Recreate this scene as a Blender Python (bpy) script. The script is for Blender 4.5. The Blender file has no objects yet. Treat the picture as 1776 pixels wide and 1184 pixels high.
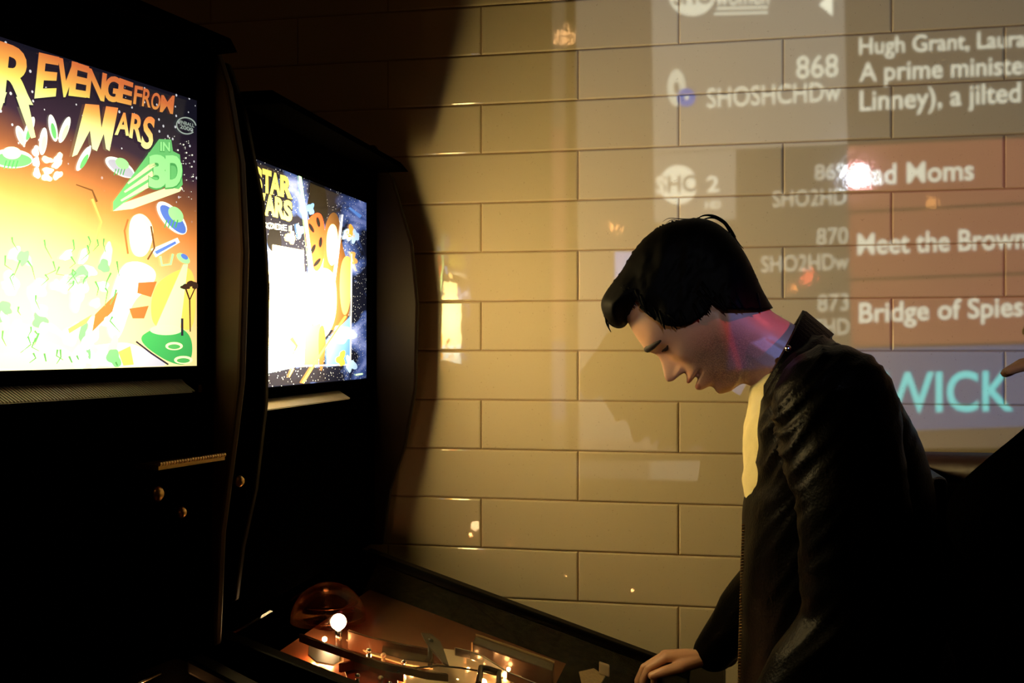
import bpy, bmesh, math, random
import numpy as np
from mathutils import Vector, Matrix, noise as mnoise
from mathutils.geometry import delaunay_2d_cdt, tessellate_polygon

random.seed(7)
rng = np.random.default_rng(7)
S = bpy.context.scene
COL = S.collection
PI = math.pi

# ------------------------------------------------------------------ camera
F = 1900.0            # focal length in pixels of the 1776 x 1184 frame
HZ = 600.0            # eye level row
EYE = 1.45
cam_d = bpy.data.cameras.new('camera')
cam_d.sensor_fit = 'HORIZONTAL'
cam_d.sensor_width = 36.0
cam_d.lens = F / 1776.0 * 36.0
cam_d.shift_y = (HZ - 592.0) / 1776.0
cam_d.clip_start = 0.02
cam = bpy.data.objects.new('camera', cam_d)
COL.objects.link(cam)
cam.location = (0, 0, EYE)
cam.rotation_euler = (PI / 2, 0, 0)
S.camera = cam

# ------------------------------------------------------------------ world, exposure
wd = bpy.data.worlds.new('world')
S.world = wd
wd.use_nodes = True
wd.node_tree.nodes['Background'].inputs[0].default_value = (0.02, 0.006, 0.004, 1)
wd.node_tree.nodes['Background'].inputs[1].default_value = 0.02
S.view_settings.view_transform = 'Standard'
S.view_settings.look = 'None'
S.view_settings.gamma = 1.0
S.view_settings.use_curve_mapping = False
S.view_settings.exposure = 0.0

# light strengths gathered here
GLOW_A = 3.1       # near backglass, peak of its bulbs
GLOW_B = 46.0      # far backglass
PROJ_W = 720.0     # projector
RED_W = 60.0
WARM = (1.0, 0.83, 0.47)
WARM_A = (1.0, 0.90, 0.66)
S.cycles.caustics_reflective = False
S.cycles.caustics_refractive = False

# ------------------------------------------------------------------ geometry of the place
def W(px, py, Y):
    return Vector(((px - 888.0) / F * Y, Y, EYE - (py - HZ) / F * Y))

def ray_plane(px, py, P, N):
    d = Vector(((px - 888.0) / F, 1.0, -(py - HZ) / F))
    o = Vector((0, 0, EYE))
    t = (P - o).dot(N) / d.dot(N)
    return o + d * t

TH = math.atan(0.2067)
WE = Vector((math.cos(TH), -math.sin(TH), 0))        # along the tiled wall
WN = Vector((-math.sin(TH), -math.cos(TH), 0))       # out of the wall into the room
WP = Vector((0, 2.247, 0))
def wallpt(a, m, z):
    return WP + WE * a + WN * m + Vector((0, 0, z))

# ------------------------------------------------------------------ helpers
def put(o, parent=None):
    COL.objects.link(o)
    if parent is not None:
        o.parent = parent
    return o

def tag(o, label=None, cat=None, group=None, kind=None):
    if label: o['label'] = label
    if cat: o['category'] = cat
    if group: o['group'] = group
    if kind: o['kind'] = kind
    return o

def empty(name, loc, rotz=0.0):
    o = bpy.data.objects.new(name, None)
    o.empty_display_size = 0.1
    COL.objects.link(o)
    o.location = loc
    o.rotation_euler = (0, 0, rotz)
    return o

class MB:
    def __init__(self):
        self.v, self.f, self.m = [], [], []
    def add(self, vs, fs, mi=0):
        n = len(self.v)
        self.v += [tuple(x) for x in vs]
        for f in fs:
            self.f.append(tuple(i + n for i in f)); self.m.append(mi)
        return self
    def box(self, c, s, mi=0, R=None):
        h = [x / 2 for x in s]
        vs = [Vector((x * h[0], y * h[1], z * h[2])) for x in (-1, 1) for y in (-1, 1) for z in (-1, 1)]
        if R is not None: vs = [R @ v for v in vs]
        vs = [v + Vector(c) for v in vs]
        return self.add(vs, [(0, 1, 3, 2), (4, 6, 7, 5), (0, 4, 5, 1), (2, 3, 7, 6), (0, 2, 6, 4), (1, 5, 7, 3)], mi)
    def prism(self, poly, fn0, fn1, mi=0):
        """poly of 2-D points, swept between two mapping functions"""
        n = len(poly)
        a = [fn0(*p) for p in poly]; b = [fn1(*p) for p in poly]
        fs = [tuple(range(n)), tuple(range(2 * n - 1, n - 1, -1))]
        fs += [(i, i + n, (i + 1) % n + n, (i + 1) % n)[::-1] for i in range(n)]
        return self.add(a + b, fs, mi)
    def tube(self, pts, rad, seg=12, mi=0, caps=True, rounded=False):
        pts = [Vector(p) for p in pts]
        if not hasattr(rad, '__len__'): rad = [rad] * len(pts)
        rad = list(rad)
        if rounded:
            d0 = (pts[0] - pts[1]).normalized(); d1 = (pts[-1] - pts[-2]).normalized()
            A, B, ra, rb = pts[0], pts[-1], rad[0], rad[-1]
            pre = [(A + d0 * ra * math.sin(t), ra * math.cos(t)) for t in (1.50, 1.15, 0.75, 0.35)]
            post = [(B + d1 * rb * math.sin(t), rb * math.cos(t)) for t in (0.35, 0.75, 1.15, 1.50)]
            pts = [p for p, r in pre] + pts + [p for p, r in post]
            rad = [r for p, r in pre] + rad + [r for p, r in post]
        t0 = (pts[1] - pts[0]).normalized()
        u = t0.orthogonal().normalized()
        rings = []
        for i, p in enumerate(pts):
            if i == 0: t = t0
            elif i == len(pts) - 1: t = (pts[i] - pts[i - 1]).normalized()
            else: t = ((pts[i + 1] - pts[i]).normalized() + (pts[i] - pts[i - 1]).normalized()).normalized()
            u = (u - t * u.dot(t)).normalized()
            w = t.cross(u)
            rings.append([p + (u * math.cos(k * 2 * PI / seg) + w * math.sin(k * 2 * PI / seg)) * rad[i] for k in range(seg)])
        return self.rings(rings, mi, caps)
    def rings(self, rings, mi=0, caps=True):
        seg = len(rings[0])
        vs = [p for r in rings for p in r]
        fs = []
        for i in range(len(rings) - 1):
            for k in range(seg):
                k2 = (k + 1) % seg
                fs.append((i * seg + k, i * seg + k2, (i + 1) * seg + k2, (i + 1) * seg + k))
        if caps:
            fs.append(tuple(range(seg - 1, -1, -1)))
            fs.append(tuple(range((len(rings) - 1) * seg, len(rings) * seg)))
        return self.add(vs, fs, mi)
    def lathe(self, prof, seg=24, M=None, mi=0):
        M = M or Matrix.Identity(4)
        return self.rings([[M @ Vector((r * math.cos(k * 2 * PI / seg), r * math.sin(k * 2 * PI / seg), z)) for k in range(seg)] for r, z in prof], mi)
    def ball(self, c, r, seg=20, mi=0, sc=(1, 1, 1)):
        c = Vector(c)
        rr = []
        n = seg // 2
        for i in range(n + 1):
            t = -PI / 2 + PI * i / n
            q = max(math.cos(t), 0.01)
            rr.append([c + Vector((q * r * sc[0] * math.cos(k * 2 * PI / seg), q * r * sc[1] * math.sin(k * 2 * PI / seg), r * sc[2] * math.sin(t))) for k in range(seg)])
        return self.rings(rr, mi)
    def build(self, name, mats, parent=None, smooth=False, bevel=0.0, bseg=2):
        me = bpy.data.meshes.new(name)
        me.from_pydata(self.v, [], self.f)
        if not isinstance(mats, (list, tuple)): mats = [mats]
        for m in mats: me.materials.append(m)
        me.polygons.foreach_set('material_index', self.m)
        bm = bmesh.new(); bm.from_mesh(me)
        bmesh.ops.recalc_face_normals(bm, faces=bm.faces)
        bm.to_mesh(me); bm.free()
        if smooth: me.polygons.foreach_set('use_smooth', [True] * len(me.polygons))
        o = put(bpy.data.objects.new(name, me), parent)
        if bevel:
            b = o.modifiers.new('bevel', 'BEVEL'); b.width = bevel; b.segments = bseg; b.limit_method = 'ANGLE'
        return o

def shift_to(o, root):
    """vertices are in world space; make them local to the root (no rotation)"""
    o.data.transform(root.matrix_basis.inverted())

def remeshed(mb, name, mat, voxel, smooth_it=4, parent=None, offset=None, fn=None, sfac=0.5):
    """union of overlapping closed shapes as one continuous surface (world space)"""
    me = bpy.data.meshes.new(name + '_src')
    me.from_pydata(mb.v, [], mb.f)
    bm = bmesh.new(); bm.from_mesh(me)
    bmesh.ops.recalc_face_normals(bm, faces=bm.faces)
    bm.to_mesh(me); bm.free()
    o = bpy.data.objects.new(name + '_src', me)
    COL.objects.link(o)
    r = o.modifiers.new('r', 'REMESH'); r.mode = 'VOXEL'; r.voxel_size = voxel; r.use_smooth_shade = True
    if smooth_it:
        s = o.modifiers.new('s', 'SMOOTH'); s.factor = sfac; s.iterations = smooth_it
    dg = bpy.context.evaluated_depsgraph_get(); dg.update()
    out = bpy.data.meshes.new_from_object(o.evaluated_get(dg))
    bpy.data.objects.remove(o); bpy.data.meshes.remove(me)
    out.name = name
    # keep the largest island only (drops stray inner shells)
    bm = bmesh.new(); bm.from_mesh(out)
    seen, best = set(), []
    for v in bm.verts:
        if v in seen: continue
        st, isl = [v], []
        seen.add(v)
        while st:
            q = st.pop(); isl.append(q)
            for e in q.link_edges:
                w = e.other_vert(q)
                if w not in seen: seen.add(w); st.append(w)
        if len(isl) > len(best): best = isl
    keep = set(best)
    bmesh.ops.delete(bm, geom=[v for v in bm.verts if v not in keep], context='VERTS')
    if fn is not None:
        bm.normal_update()
        mv = [(v, v.co + v.normal * fn(v.co, v.normal)) for v in bm.verts]
        for v, c in mv: v.co = c
    bm.to_mesh(out); bm.free()
    out.materials.clear(); out.materials.append(mat)
    out.polygons.foreach_set('use_smooth', [True] * len(out.polygons))
    if parent is not None: out.transform(parent.matrix_basis.inverted())
    return put(bpy.data.objects.new(name, out), parent)

# ------------------------------------------------------------------ materials
def mat(name, col, rough=0.5, metal=0.0, var=0.12, scale=30.0, bump=0.0, coat=0.0, spec=0.5, trans=0.0, sss=0.0, bscale=None):
    m = bpy.data.materials.new(name); m.use_nodes = True
    nt = m.node_tree; b = nt.nodes['Principled BSDF']
    tc = nt.nodes.new('ShaderNodeTexCoord')
    nz = nt.nodes.new('ShaderNodeTexNoise'); nz.inputs['Scale'].default_value = scale; nz.inputs['Detail'].default_value = 4
    nt.links.new(tc.outputs['Object'], nz.inputs['Vector'])
    mx = nt.nodes.new('ShaderNodeMix'); mx.data_type = 'RGBA'
    mx.inputs[6].default_value = (*[c * (1 - var) for c in col], 1)
    mx.inputs[7].default_value = (*[min(1, c * (1 + var)) for c in col], 1)
    nt.links.new(nz.outputs['Fac'], mx.inputs[0])
    nt.links.new(mx.outputs[2], b.inputs['Base Color'])
    b.inputs['Roughness'].default_value = rough
    b.inputs['Metallic'].default_value = metal
    b.inputs['Coat Weight'].default_value = coat
    b.inputs['Specular IOR Level'].default_value = spec
    b.inputs['Transmission Weight'].default_value = trans
    if sss:
        b.inputs['Subsurface Weight'].default_value = sss
        b.inputs['Subsurface Radius'].default_value = (0.012, 0.004, 0.002)
        b.inputs['Subsurface Scale'].default_value = 0.6
    if bump:
        n2 = nt.nodes.new('ShaderNodeTexNoise'); n2.inputs['Scale'].default_value = bscale or scale * 3; n2.inputs['Detail'].default_value = 3
        nt.links.new(tc.outputs['Object'], n2.inputs['Vector'])
        bp = nt.nodes.new('ShaderNodeBump'); bp.inputs['Strength'].default_value = bump; bp.inputs['Distance'].default_value = 0.004
        nt.links.new(n2.outputs['Fac'], bp.inputs['Height'])
        nt.links.new(bp.outputs['Normal'], b.inputs['Normal'])
    return m

def glow(name, col, strength):
    m = bpy.data.materials.new(name); m.use_nodes = True
    nt = m.node_tree; b = nt.nodes['Principled BSDF']
    b.inputs['Base Color'].default_value = (*[min(1, c * .6) for c in col], 1)
    b.inputs['Emission Color'].default_value = (*col, 1)
    b.inputs['Emission Strength'].default_value = strength
    return m

def math_n(nt, op, a, b=None):
    n = nt.nodes.new('ShaderNodeMath'); n.operation = op
    for i, x in enumerate((a, b)):
        if x is None: continue
        if isinstance(x, (int, float)): n.inputs[i].default_value = x
        else: nt.links.new(x, n.inputs[i])
    return n.outputs[0]

def backlit(name, col, lamps, base, build_col=None):
    """a translucent print with bulbs behind it; lamps = [(y, z, sy, sz, peak)] in the machine's own frame"""
    m = bpy.data.materials.new(name); m.use_nodes = True
    nt = m.node_tree; b = nt.nodes['Principled BSDF']
    b.inputs['Base Color'].default_value = (0.01, 0.01, 0.01, 1)
    b.inputs['Roughness'].default_value = 0.12
    tc = nt.nodes.new('ShaderNodeTexCoord')
    sp = nt.nodes.new('ShaderNodeSeparateXYZ'); nt.links.new(tc.outputs['Object'], sp.inputs[0])
    y, z = sp.outputs[1], sp.outputs[2]
    fall = 0.0
    for (ly, lz, sy, sz, pk) in lamps:
        dy = math_n(nt, 'DIVIDE', math_n(nt, 'SUBTRACT', y, ly), sy)
        dz = math_n(nt, 'DIVIDE', math_n(nt, 'SUBTRACT', z, lz), sz)
        r2 = math_n(nt, 'ADD', math_n(nt, 'MULTIPLY', dy, dy), math_n(nt, 'MULTIPLY', dz, dz))
        e = math_n(nt, 'MULTIPLY', math_n(nt, 'EXPONENT', math_n(nt, 'MULTIPLY', r2, -1.0)), pk)
        fall = math_n(nt, 'ADD', e, fall)
    tot = math_n(nt, 'ADD', fall, base)
    nt.links.new(tot, b.inputs['Emission Strength'])
    share = math_n(nt, 'DIVIDE', fall, tot)
    warm = mixc(nt, share, (1.0, 1.0, 1.0), WARM_A if lamps[0][4] == GLOW_A else WARM)      # the bulbs are warm
    src = build_col(nt, tc, y, z) if build_col is not None else tuple(col)
    nt.links.new(mixc(nt, 1.0, src, warm, 'MULTIPLY'), b.inputs['Emission Color'])
    return m

def ramp(nt, fac, stops):
    r = nt.nodes.new('ShaderNodeValToRGB')
    el = r.color_ramp.elements
    while len(el) < len(stops): el.new(0.5)
    for e, (p, c) in zip(el, stops): e.position = p; e.color = (*c, 1)
    nt.links.new(fac, r.inputs[0])
    return r.outputs[0]

def mapr(nt, x, a, b, c=0.0, d=1.0):
    n = nt.nodes.new('ShaderNodeMapRange')
    nt.links.new(x, n.inputs[0])
    for i, q in enumerate((a, b, c, d)): n.inputs[i + 1].default_value = q
    return n.outputs[0]

def mixc(nt, fac, A, B, blend='MIX'):
    n = nt.nodes.new('ShaderNodeMix'); n.data_type = 'RGBA'; n.blend_type = blend
    if isinstance(fac, (int, float)): n.inputs[0].default_value = fac
    else: nt.links.new(fac, n.inputs[0])
    for i, x in ((6, A), (7, B)):
        if isinstance(x, tuple): n.inputs[i].default_value = (*x, 1)
        else: nt.links.new(x, n.inputs[i])
    return n.outputs[2]

def stars(nt, tc, scale, thr):
    v = nt.nodes.new('ShaderNodeTexVoronoi'); v.inputs['Scale'].default_value = scale
    nt.links.new(tc.outputs['Object'], v.inputs['Vector'])
    return math_n(nt, 'LESS_THAN', v.outputs['Distance'], thr)

M_black = mat('black_laminate', (0.0008, 0.0007, 0.0007), 0.9, spec=0.0)
M_cheek = mat('dark_brown_laminate', (0.075, 0.040, 0.020), 0.4, spec=0.12, var=0.35, scale=14)
M_cheek2 = mat('near_black_laminate', (0.009, 0.005, 0.003), 0.4, spec=0.06, var=0.5, scale=14)
M_blackmetal = mat('black_metal', (0.001, 0.001, 0.001), 0.4, spec=0.06)
M_trim = mat('ribbed_trim', (0.42, 0.40, 0.36), 0.45, metal=0.6)
M_brass = mat('brass', (0.75, 0.5, 0.2), 0.3, metal=1.0)
M_chrome = mat('chrome', (0.75, 0.75, 0.75), 0.15, metal=1.0)
M_floor = mat('dark_floor', (0.02, 0.016, 0.013), 0.5, scale=6)
M_ceil = mat('dark_ceiling', (0.02, 0.018, 0.016), 0.8)
M_paint = mat('dark_wall_paint', (0.03, 0.02, 0.016), 0.7)
M_grout = mat('grout', (0.40, 0.29, 0.17), 0.9, scale=80)

# glazed tile
def tile_material():
    m = bpy.data.materials.new('glazed_cream_tile'); m.use_nodes = True
    nt = m.node_tree; b = nt.nodes['Principled BSDF']
    tc = nt.nodes.new('ShaderNodeTexCoord')
    n1 = nt.nodes.new('ShaderNodeTexNoise'); n1.inputs['Scale'].default_value = 3.0; n1.inputs['Detail'].default_value = 5
    n2 = nt.nodes.new('ShaderNodeTexNoise'); n2.inputs['Scale'].default_value = 220.0; n2.inputs['Detail'].default_value = 2
    for n in (n1, n2): nt.links.new(tc.outputs['Object'], n.inputs['Vector'])
    c = mixc(nt, n1.outputs['Fac'], (0.63, 0.545, 0.36), (0.70, 0.61, 0.415))
    sp = math_n(nt, 'GREATER_THAN', n2.outputs['Fac'], 0.71)
    c = mixc(nt, math_n(nt, 'MULTIPLY', sp, 0.35), c, (0.35, 0.24, 0.12))
    nt.links.new(c, b.inputs['Base Color'])
    b.inputs['Roughness'].default_value = 0.035
    b.inputs['Specular IOR Level'].default_value = 0.5
    n3 = nt.nodes.new('ShaderNodeTexNoise'); n3.inputs['Scale'].default_value = 26.0; n3.inputs['Detail'].default_value = 3
    nt.links.new(tc.outputs['Object'], n3.inputs['Vector'])
    bp = nt.nodes.new('ShaderNodeBump'); bp.inputs['Strength'].default_value = 0.016; bp.inputs['Distance'].default_value = 0.01
    nt.links.new(n3.outputs['Fac'], bp.inputs['Height'])
    nt.links.new(bp.outputs['Normal'], b.inputs['Normal'])
    return m
M_tile = tile_material()

# ------------------------------------------------------------------ the room
ROOM_A0, ROOM_A1, ROOM_M1, CEIL = -1.15, 2.6, 7.2, 2.95

def build_tile_wall():
    ph, pw, g = 0.1016, 0.4036, 0.0022
    zb, ab = 1.339, 0.1366
    mb = MB()
    r2 = random.Random(3)
    k0 = math.floor((0.0 - zb) / ph); k1 = math.ceil((CEIL - zb) / ph)
    bv, dep = 0.0030, 0.008
    for k in range(k0, k1):
        z0 = max(0.0, zb + k * ph + g / 2); z1 = min(CEIL, zb + (k + 1) * ph - g / 2)
        if z1 - z0 < 0.012: continue
        off = ab if k % 2 == 0 else ab - pw / 2
        j0 = math.floor((ROOM_A0 - off) / pw)
        j1 = math.ceil((ROOM_A1 - off) / pw)
        for j in range(j0, j1):
            a0 = max(ROOM_A0, off + j * pw + g / 2); a1 = min(ROOM_A1, off + (j + 1) * pw - g / 2)
            if a1 - a0 < 0.012: continue
            ta, tz = r2.gauss(0, 0.0022), r2.gauss(0, 0.004)
            dm = r2.gauss(0, 0.0003)
            ca, cz = (a0 + a1) / 2, (z0 + z1) / 2
            rings = []
            for (ins, m) in ((0, -0.002), (0, dep - bv), (bv * .25, dep - bv * .35), (bv, dep)):
                ring = []
                for (a, z) in ((a0 + ins, z0 + ins), (a1 - ins, z0 + ins), (a1 - ins, z1 - ins), (a0 + ins, z1 - ins)):
                    mm = m + ((a - ca) * ta + (z - cz) * tz + dm if m > 0.004 else 0)
                    ring.append(wallpt(a, mm - dep, z))
                rings.append(ring)
            n = len(mb.v)
            mb.v += [tuple(p) for r in rings for p in r]
            for q in range(3):
                for c in range(4):
                    mb.f.append((n + q * 4 + c, n + q * 4 + (c + 1) % 4, n + (q + 1) * 4 + (c + 1) % 4, n + (q + 1) * 4 + c)); mb.m.append(0)
            mb.f.append((n + 12, n + 13, n + 14, n + 15)); mb.m.append(0)
    # mortar sheet with its own body behind the tiles
    c = [wallpt(a, m, z) for m in (-0.0035, -0.10) for (a, z) in ((ROOM_A0, 0), (ROOM_A1, 0), (ROOM_A1, CEIL), (ROOM_A0, CEIL))]
    mb.add(c, [(0, 1, 2, 3), (7, 6, 5, 4), (0, 4, 5, 1), (1, 5, 6, 2), (2, 6, 7, 3), (3, 7, 4, 0)], 1)
    me = bpy.data.meshes.new('wall_back')
    me.from_pydata(mb.v, [], mb.f)
    me.materials.append(M_tile); me.materials.append(M_grout)
    me.polygons.foreach_set('material_index', mb.m)
    # normals toward the room
    bm = bmesh.new(); bm.from_mesh(me); bm.normal_update()
    for f in bm.faces:
        if f.material_index == 0 and f.normal.dot(WN) < 0: f.normal_flip()
    bm.to_mesh(me); bm.free()
    o = put(bpy.data.objects.new('wall_back', me))
    tag(o, kind='structure')

def slab(name, m, a0, a1, m0, m1, z0, z1):
    mb = MB()
    vs = [wallpt(a, q, z) for a in (a0, a1) for q in (m0, m1) for z in (z0, z1)]
    mb.add(vs, [(0, 1, 3, 2), (4, 6, 7, 5), (0, 4, 5, 1), (2, 3, 7, 6), (0, 2, 6, 4), (1, 5, 7, 3)])
    return tag(mb.build(name, m), kind='structure')

build_tile_wall()
slab('floor', M_floor, ROOM_A0, ROOM_A1, -0.1, ROOM_M1, -0.1, 0.0)
slab('ceiling', M_ceil, ROOM_A0, ROOM_A1, -0.1, ROOM_M1, CEIL, CEIL + 0.1)
slab('wall_left', M_paint, ROOM_A0 - 0.1, ROOM_A0, -0.1, ROOM_M1, 0.0, CEIL)
slab('wall_right', M_paint, ROOM_A1, ROOM_A1 + 0.1, -0.1, ROOM_M1, 0.0, CEIL)
slab('wall_rear', M_paint, ROOM_A0, ROOM_A1, ROOM_M1, ROOM_M1 + 0.1, 0.0, CEIL)

# ------------------------------------------------------------------ lettering
_tc = {}
def text_tris(s, bold=0.0):
    """triangles of a line of lettering: x from 0, baseline 0, cap height 1"""
    key = (s, bold)
    if key in _tc: return _tc[key]
    def raw(t):
        cu = bpy.data.curves.new('t', 'FONT'); cu.body = t; cu.size = 1.0; cu.offset = bold; cu.resolution_u = 4
        cu.fill_mode = 'FRONT'
        o = bpy.data.objects.new('t', cu); COL.objects.link(o)
        dg = bpy.context.evaluated_depsgraph_get(); dg.update()
        me = o.evaluated_get(dg).to_mesh()
        me.calc_loop_triangles()
        v = np.array([p.co[:2] for p in me.vertices]) if len(me.vertices) else np.zeros((0, 2))
        t_ = np.array([list(q.vertices) for q in me.loop_triangles], dtype=int) if len(me.loop_triangles) else np.zeros((0, 3), int)
        o.evaluated_get(dg).to_mesh_clear()
        bpy.data.objects.remove(o); bpy.data.curves.remove(cu)
        return v, t_
    if ('cap', bold) not in _tc:
        v, _ = raw('H'); _tc[('cap', bold)] = v[:, 1].max() - v[:, 1].min()
    v, t = raw(s)
    v = v.copy()
    v[:, 0] -= v[:, 0].min()
    v /= _tc[('cap', bold)]
    _tc[key] = (v, t)
    return _tc[key]

def text_px(s, x0, x1, b0, b1, h0, h1=None, bold=0.0, slant=0.0, stretch=True):
    """lettering laid between two pixel columns; baseline rows b0..b1; cap heights h0..h1 -> (verts px, tris)"""
    h1 = h0 if h1 is None else h1
    v, t = text_tris(s, bold)
    wd_ = v[:, 0].max()
    if not stretch: x1 = x0 + wd_ * h0
    u = v[:, 0] / wd_
    h = h0 + (h1 - h0) * u
    y = b0 + (b1 - b0) * u - v[:, 1] * h
    x = x0 + (x1 - x0) * u + slant * v[:, 1] * h
    return np.stack([x, y], 1), t

# ------------------------------------------------------------------ the projected TV guide (light of the projector)
CX0, CY0, CW, CH, CS = 980, -330, 1130, 1130, 2
def guide_canvas():
    H, Wd = CH * CS, CW * CS
    img = np.zeros((H, Wd, 3), np.float32)
    yy, xx = np.mgrid[0:H, 0:Wd].astype(np.float32)
    X = xx / CS + CX0; Y = yy / CS + CY0
    def line(x0, y0, x1, y1): return y0 + (X - x0) * (y1 - y0) / (x1 - x0)
    def vline(x0, y0, x1, y1): return x0 + (Y - y0) * (x1 - x0) / (y1 - y0)
    left = X > vline(998, 0, 1004, 770)
    bot = Y < line(1004, 781, 1700, 777)
    on = left & bot
    img[on] = (0.19, 0.195, 0.235)
    col1 = X > vline(1130, 0, 1134, 380)
    col2 = X > vline(1464, 0, 1477, 600)
    row0 = line(1100, 266, 1776, 236)
    top = Y < row0
    sel = on & col1 & top & ~col2
    img[sel] = (0.45, 0.48, 0.58)
    img[on & col2 & top] = (0.215, 0.215, 0.245)
    img[on & col1 & ~top & ~col2] = (0.185, 0.195, 0.235)
    icon = on & col1 & (Y > row0 + 2) & (X < 1276) & (Y < line(1134, 386, 1276, 380))
    img[icon] = (0.45, 0.48, 0.58)
    blue_t = line(1486, 604, 1776, 597.5); blue_b = line(1597, 745, 1748, 740)
    salmon = on & col2 & ~top & (Y < blue_t)
    img[salmon] = (0.47, 0.225, 0.225)
    for (a, b, c, d) in ((1470, 368, 1776, 352), (1473, 485, 1776, 474), (1480, 602, 1776, 595)):
        l = line(a, b, c, d)
        img[salmon & (np.abs(Y - l) < 3.2)] = (0.20, 0.13, 0.14)
    img[on & (np.abs(Y - row0) < 3.0) & col2] = (0.14, 0.12, 0.14)
    img[on & (Y > blue_t) & (Y < blue_b) & (X > 1180)] = (0.15, 0.22, 0.62)
    img[on & (Y >= blue_b)] = (0.17, 0.15, 0.17)
    img[(X > 1066) & (X < 1110) & (Y > 436) & (Y < 492)] = (0.40, 0.60, 1.6)
    white = np.array((1.35, 1.55, 1.80), np.float32)
    def fill(v, t, col):
        P = (v - np.array((CX0, CY0))) * CS
        for a, b, c in t:
            A, B, C = P[a], P[b], P[c]
            x0 = int(max(0, math.floor(min(A[0], B[0], C[0])))); x1 = int(min(Wd - 1, math.ceil(max(A[0], B[0], C[0]))))
            y0 = int(max(0, math.floor(min(A[1], B[1], C[1])))); y1 = int(min(H - 1, math.ceil(max(A[1], B[1], C[1]))))
            if x1 < x0 or y1 < y0: continue
            gy, gx = np.mgrid[y0:y1 + 1, x0:x1 + 1]
            gx = gx + 0.5; gy = gy + 0.5
            e0 = (B[0] - A[0]) * (gy - A[1]) - (B[1] - A[1]) * (gx - A[0])
            e1 = (C[0] - B[0]) * (gy - B[1]) - (C[1] - B[1]) * (gx - B[0])
            e2 = (A[0] - C[0]) * (gy - C[1]) - (A[1] - C[1]) * (gx - C[0])
            ins = ((e0 >= 0) & (e1 >= 0) & (e2 >= 0)) | ((e0 <= 0) & (e1 <= 0) & (e2 <= 0))
            img[y0:y1 + 1, x0:x1 + 1][ins] = col
    def txt(s, x0, x1, b0, b1, h, col=white, bold=0.012, **k):
        v, t = text_px(s, x0, x1, b0, b1, h, bold=bold, **k); fill(v, t, col)
    def disc(cx, cy, rx, ry, col):
        img[((X - cx) / rx) ** 2 + ((Y - cy) / ry) ** 2 < 1] = col
    txt('868', 1381, 1454, 136, 132, 39)
    txt('SHOSHCHDw', 1226, 1458, 187, 174, 34)
    txt('Hugh Grant, Laura', 1490, 1779, 94, 80, 29, bold=0.016)
    txt('A prime minister', 1490, 1793, 141, 127, 33, bold=0.016)
    txt('Linney), a jilted', 1491, 1770, 192, 176, 35, bold=0.016)
    g = white * 0.62
    txt('869', 1413, 1467, 312, 309, 27, g)
    txt('SHO2HD', 1340, 1468, 359, 354, 28, g)
    txt('Bad Moms', 1487, 1689, 321, 311, 36, bold=0.02)
    txt('870', 1416, 1471, 425, 422, 29, g)
    txt('SHO2HDw', 1320, 1472, 472, 466, 28, g)
    txt('Meet the Browns', 1487, 1798, 441, 429, 37, bold=0.02)
    txt('873', 1418, 1472, 540, 537, 29, g)
    txt('THD', 1408, 1473, 582, 579, 28, g)
    txt('Bridge of Spies', 1490, 1775, 559, 547, 35, bold=0.02)
    cyan = np.array((0.30, 1.55, 2.3), np.float32)
    txt('WICK', 1528, 1758, 714, 711, 70, cyan, bold=0.016)
    # channel emblems and icons
    disc(1200, -8, 40, 36, white); 
    txt('SHO', 1168, 1236, 8, 5, 32, (0.40, 0.42, 0.50), bold=0.02)
    txt('women', 1240, 1334, 10, 6, 30, white, bold=0.02)
    for q, yo in enumerate((15, 24)):
        img[(X > 1242 - 4 * q) & (X < 1332) & (np.abs(Y - (yo - (X - 1240) * 0.03)) < 2.2)] = white
    fill(np.array([(1420, 8), (1444, -14), (1444, 28)], float), [(0, 1, 2)], white * 1.3)
    disc(1173, 152, 16, 32, white * .8); disc(1173, 152, 5, 10, (0.40, 0.42, 0.50))
    disc(1190, 169, 16, 16, np.array((0.10, 0.28, 1.5), np.float32)); disc(1191, 169, 4, 4, white)
    disc(1176, 320, 33, 34, white)
    txt('SHO', 1140, 1212, 334, 331, 29, (0.40, 0.42, 0.50), bold=0.02)
    txt('S', 1138, 1152, 335, 335, 30, white, bold=0.02)
    txt('2', 1226, 1247, 333, 332, 28, white, bold=0.02)
    txt('HD', 1223, 1250, 362, 361, 14, white, bold=0.02)
    # soft focus of the projector
    def blur(im, r):
        for ax in (0, 1):
            acc = np.zeros_like(im)
            for q in range(-r, r + 1): acc += np.roll(im, q, ax)
            im = acc / (2 * r + 1)
        return im
    img = blur(blur(img, 2), 2)
    return img

GA0, GA1, GZ0, GZ1, GW, GH = 0.08, 1.28, 1.18, 2.30, 1500, 1400
def guide_image():
    cv = guide_canvas()
    a = GA0 + (np.arange(GW) + .5) / GW * (GA1 - GA0)
    z = GZ0 + (np.arange(GH) + .5) / GH * (GZ1 - GZ0)
    A, Z = np.meshgrid(a, z)
    x = WP.x + WE.x * A; y = WP.y + WE.y * A
    px = 888 + F * x / y; py = HZ - F * (Z - EYE) / y
    ix = np.clip(((px - CX0) * CS).astype(int), 0, CW * CS - 1)
    iy = np.clip(((py - CY0) * CS).astype(int), 0, CH * CS - 1)
    rgb = cv[iy, ix]
    rgb[(py < CY0 + 2)] = rgb[(py < CY0 + 2)]
    out = np.ones((GH, GW, 4), np.float32); out[..., :3] = rgb
    out[:4] = out[-4:] = 0; out[:, :4] = 0; out[:, -4:] = 0
    im = bpy.data.images.new('tv_guide_slide', GW, GH, alpha=False, float_buffer=True)
    im.colorspace_settings.name = 'Non-Color'
    im.pixels.foreach_set(out.ravel())
    im.update()
    return im

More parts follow.
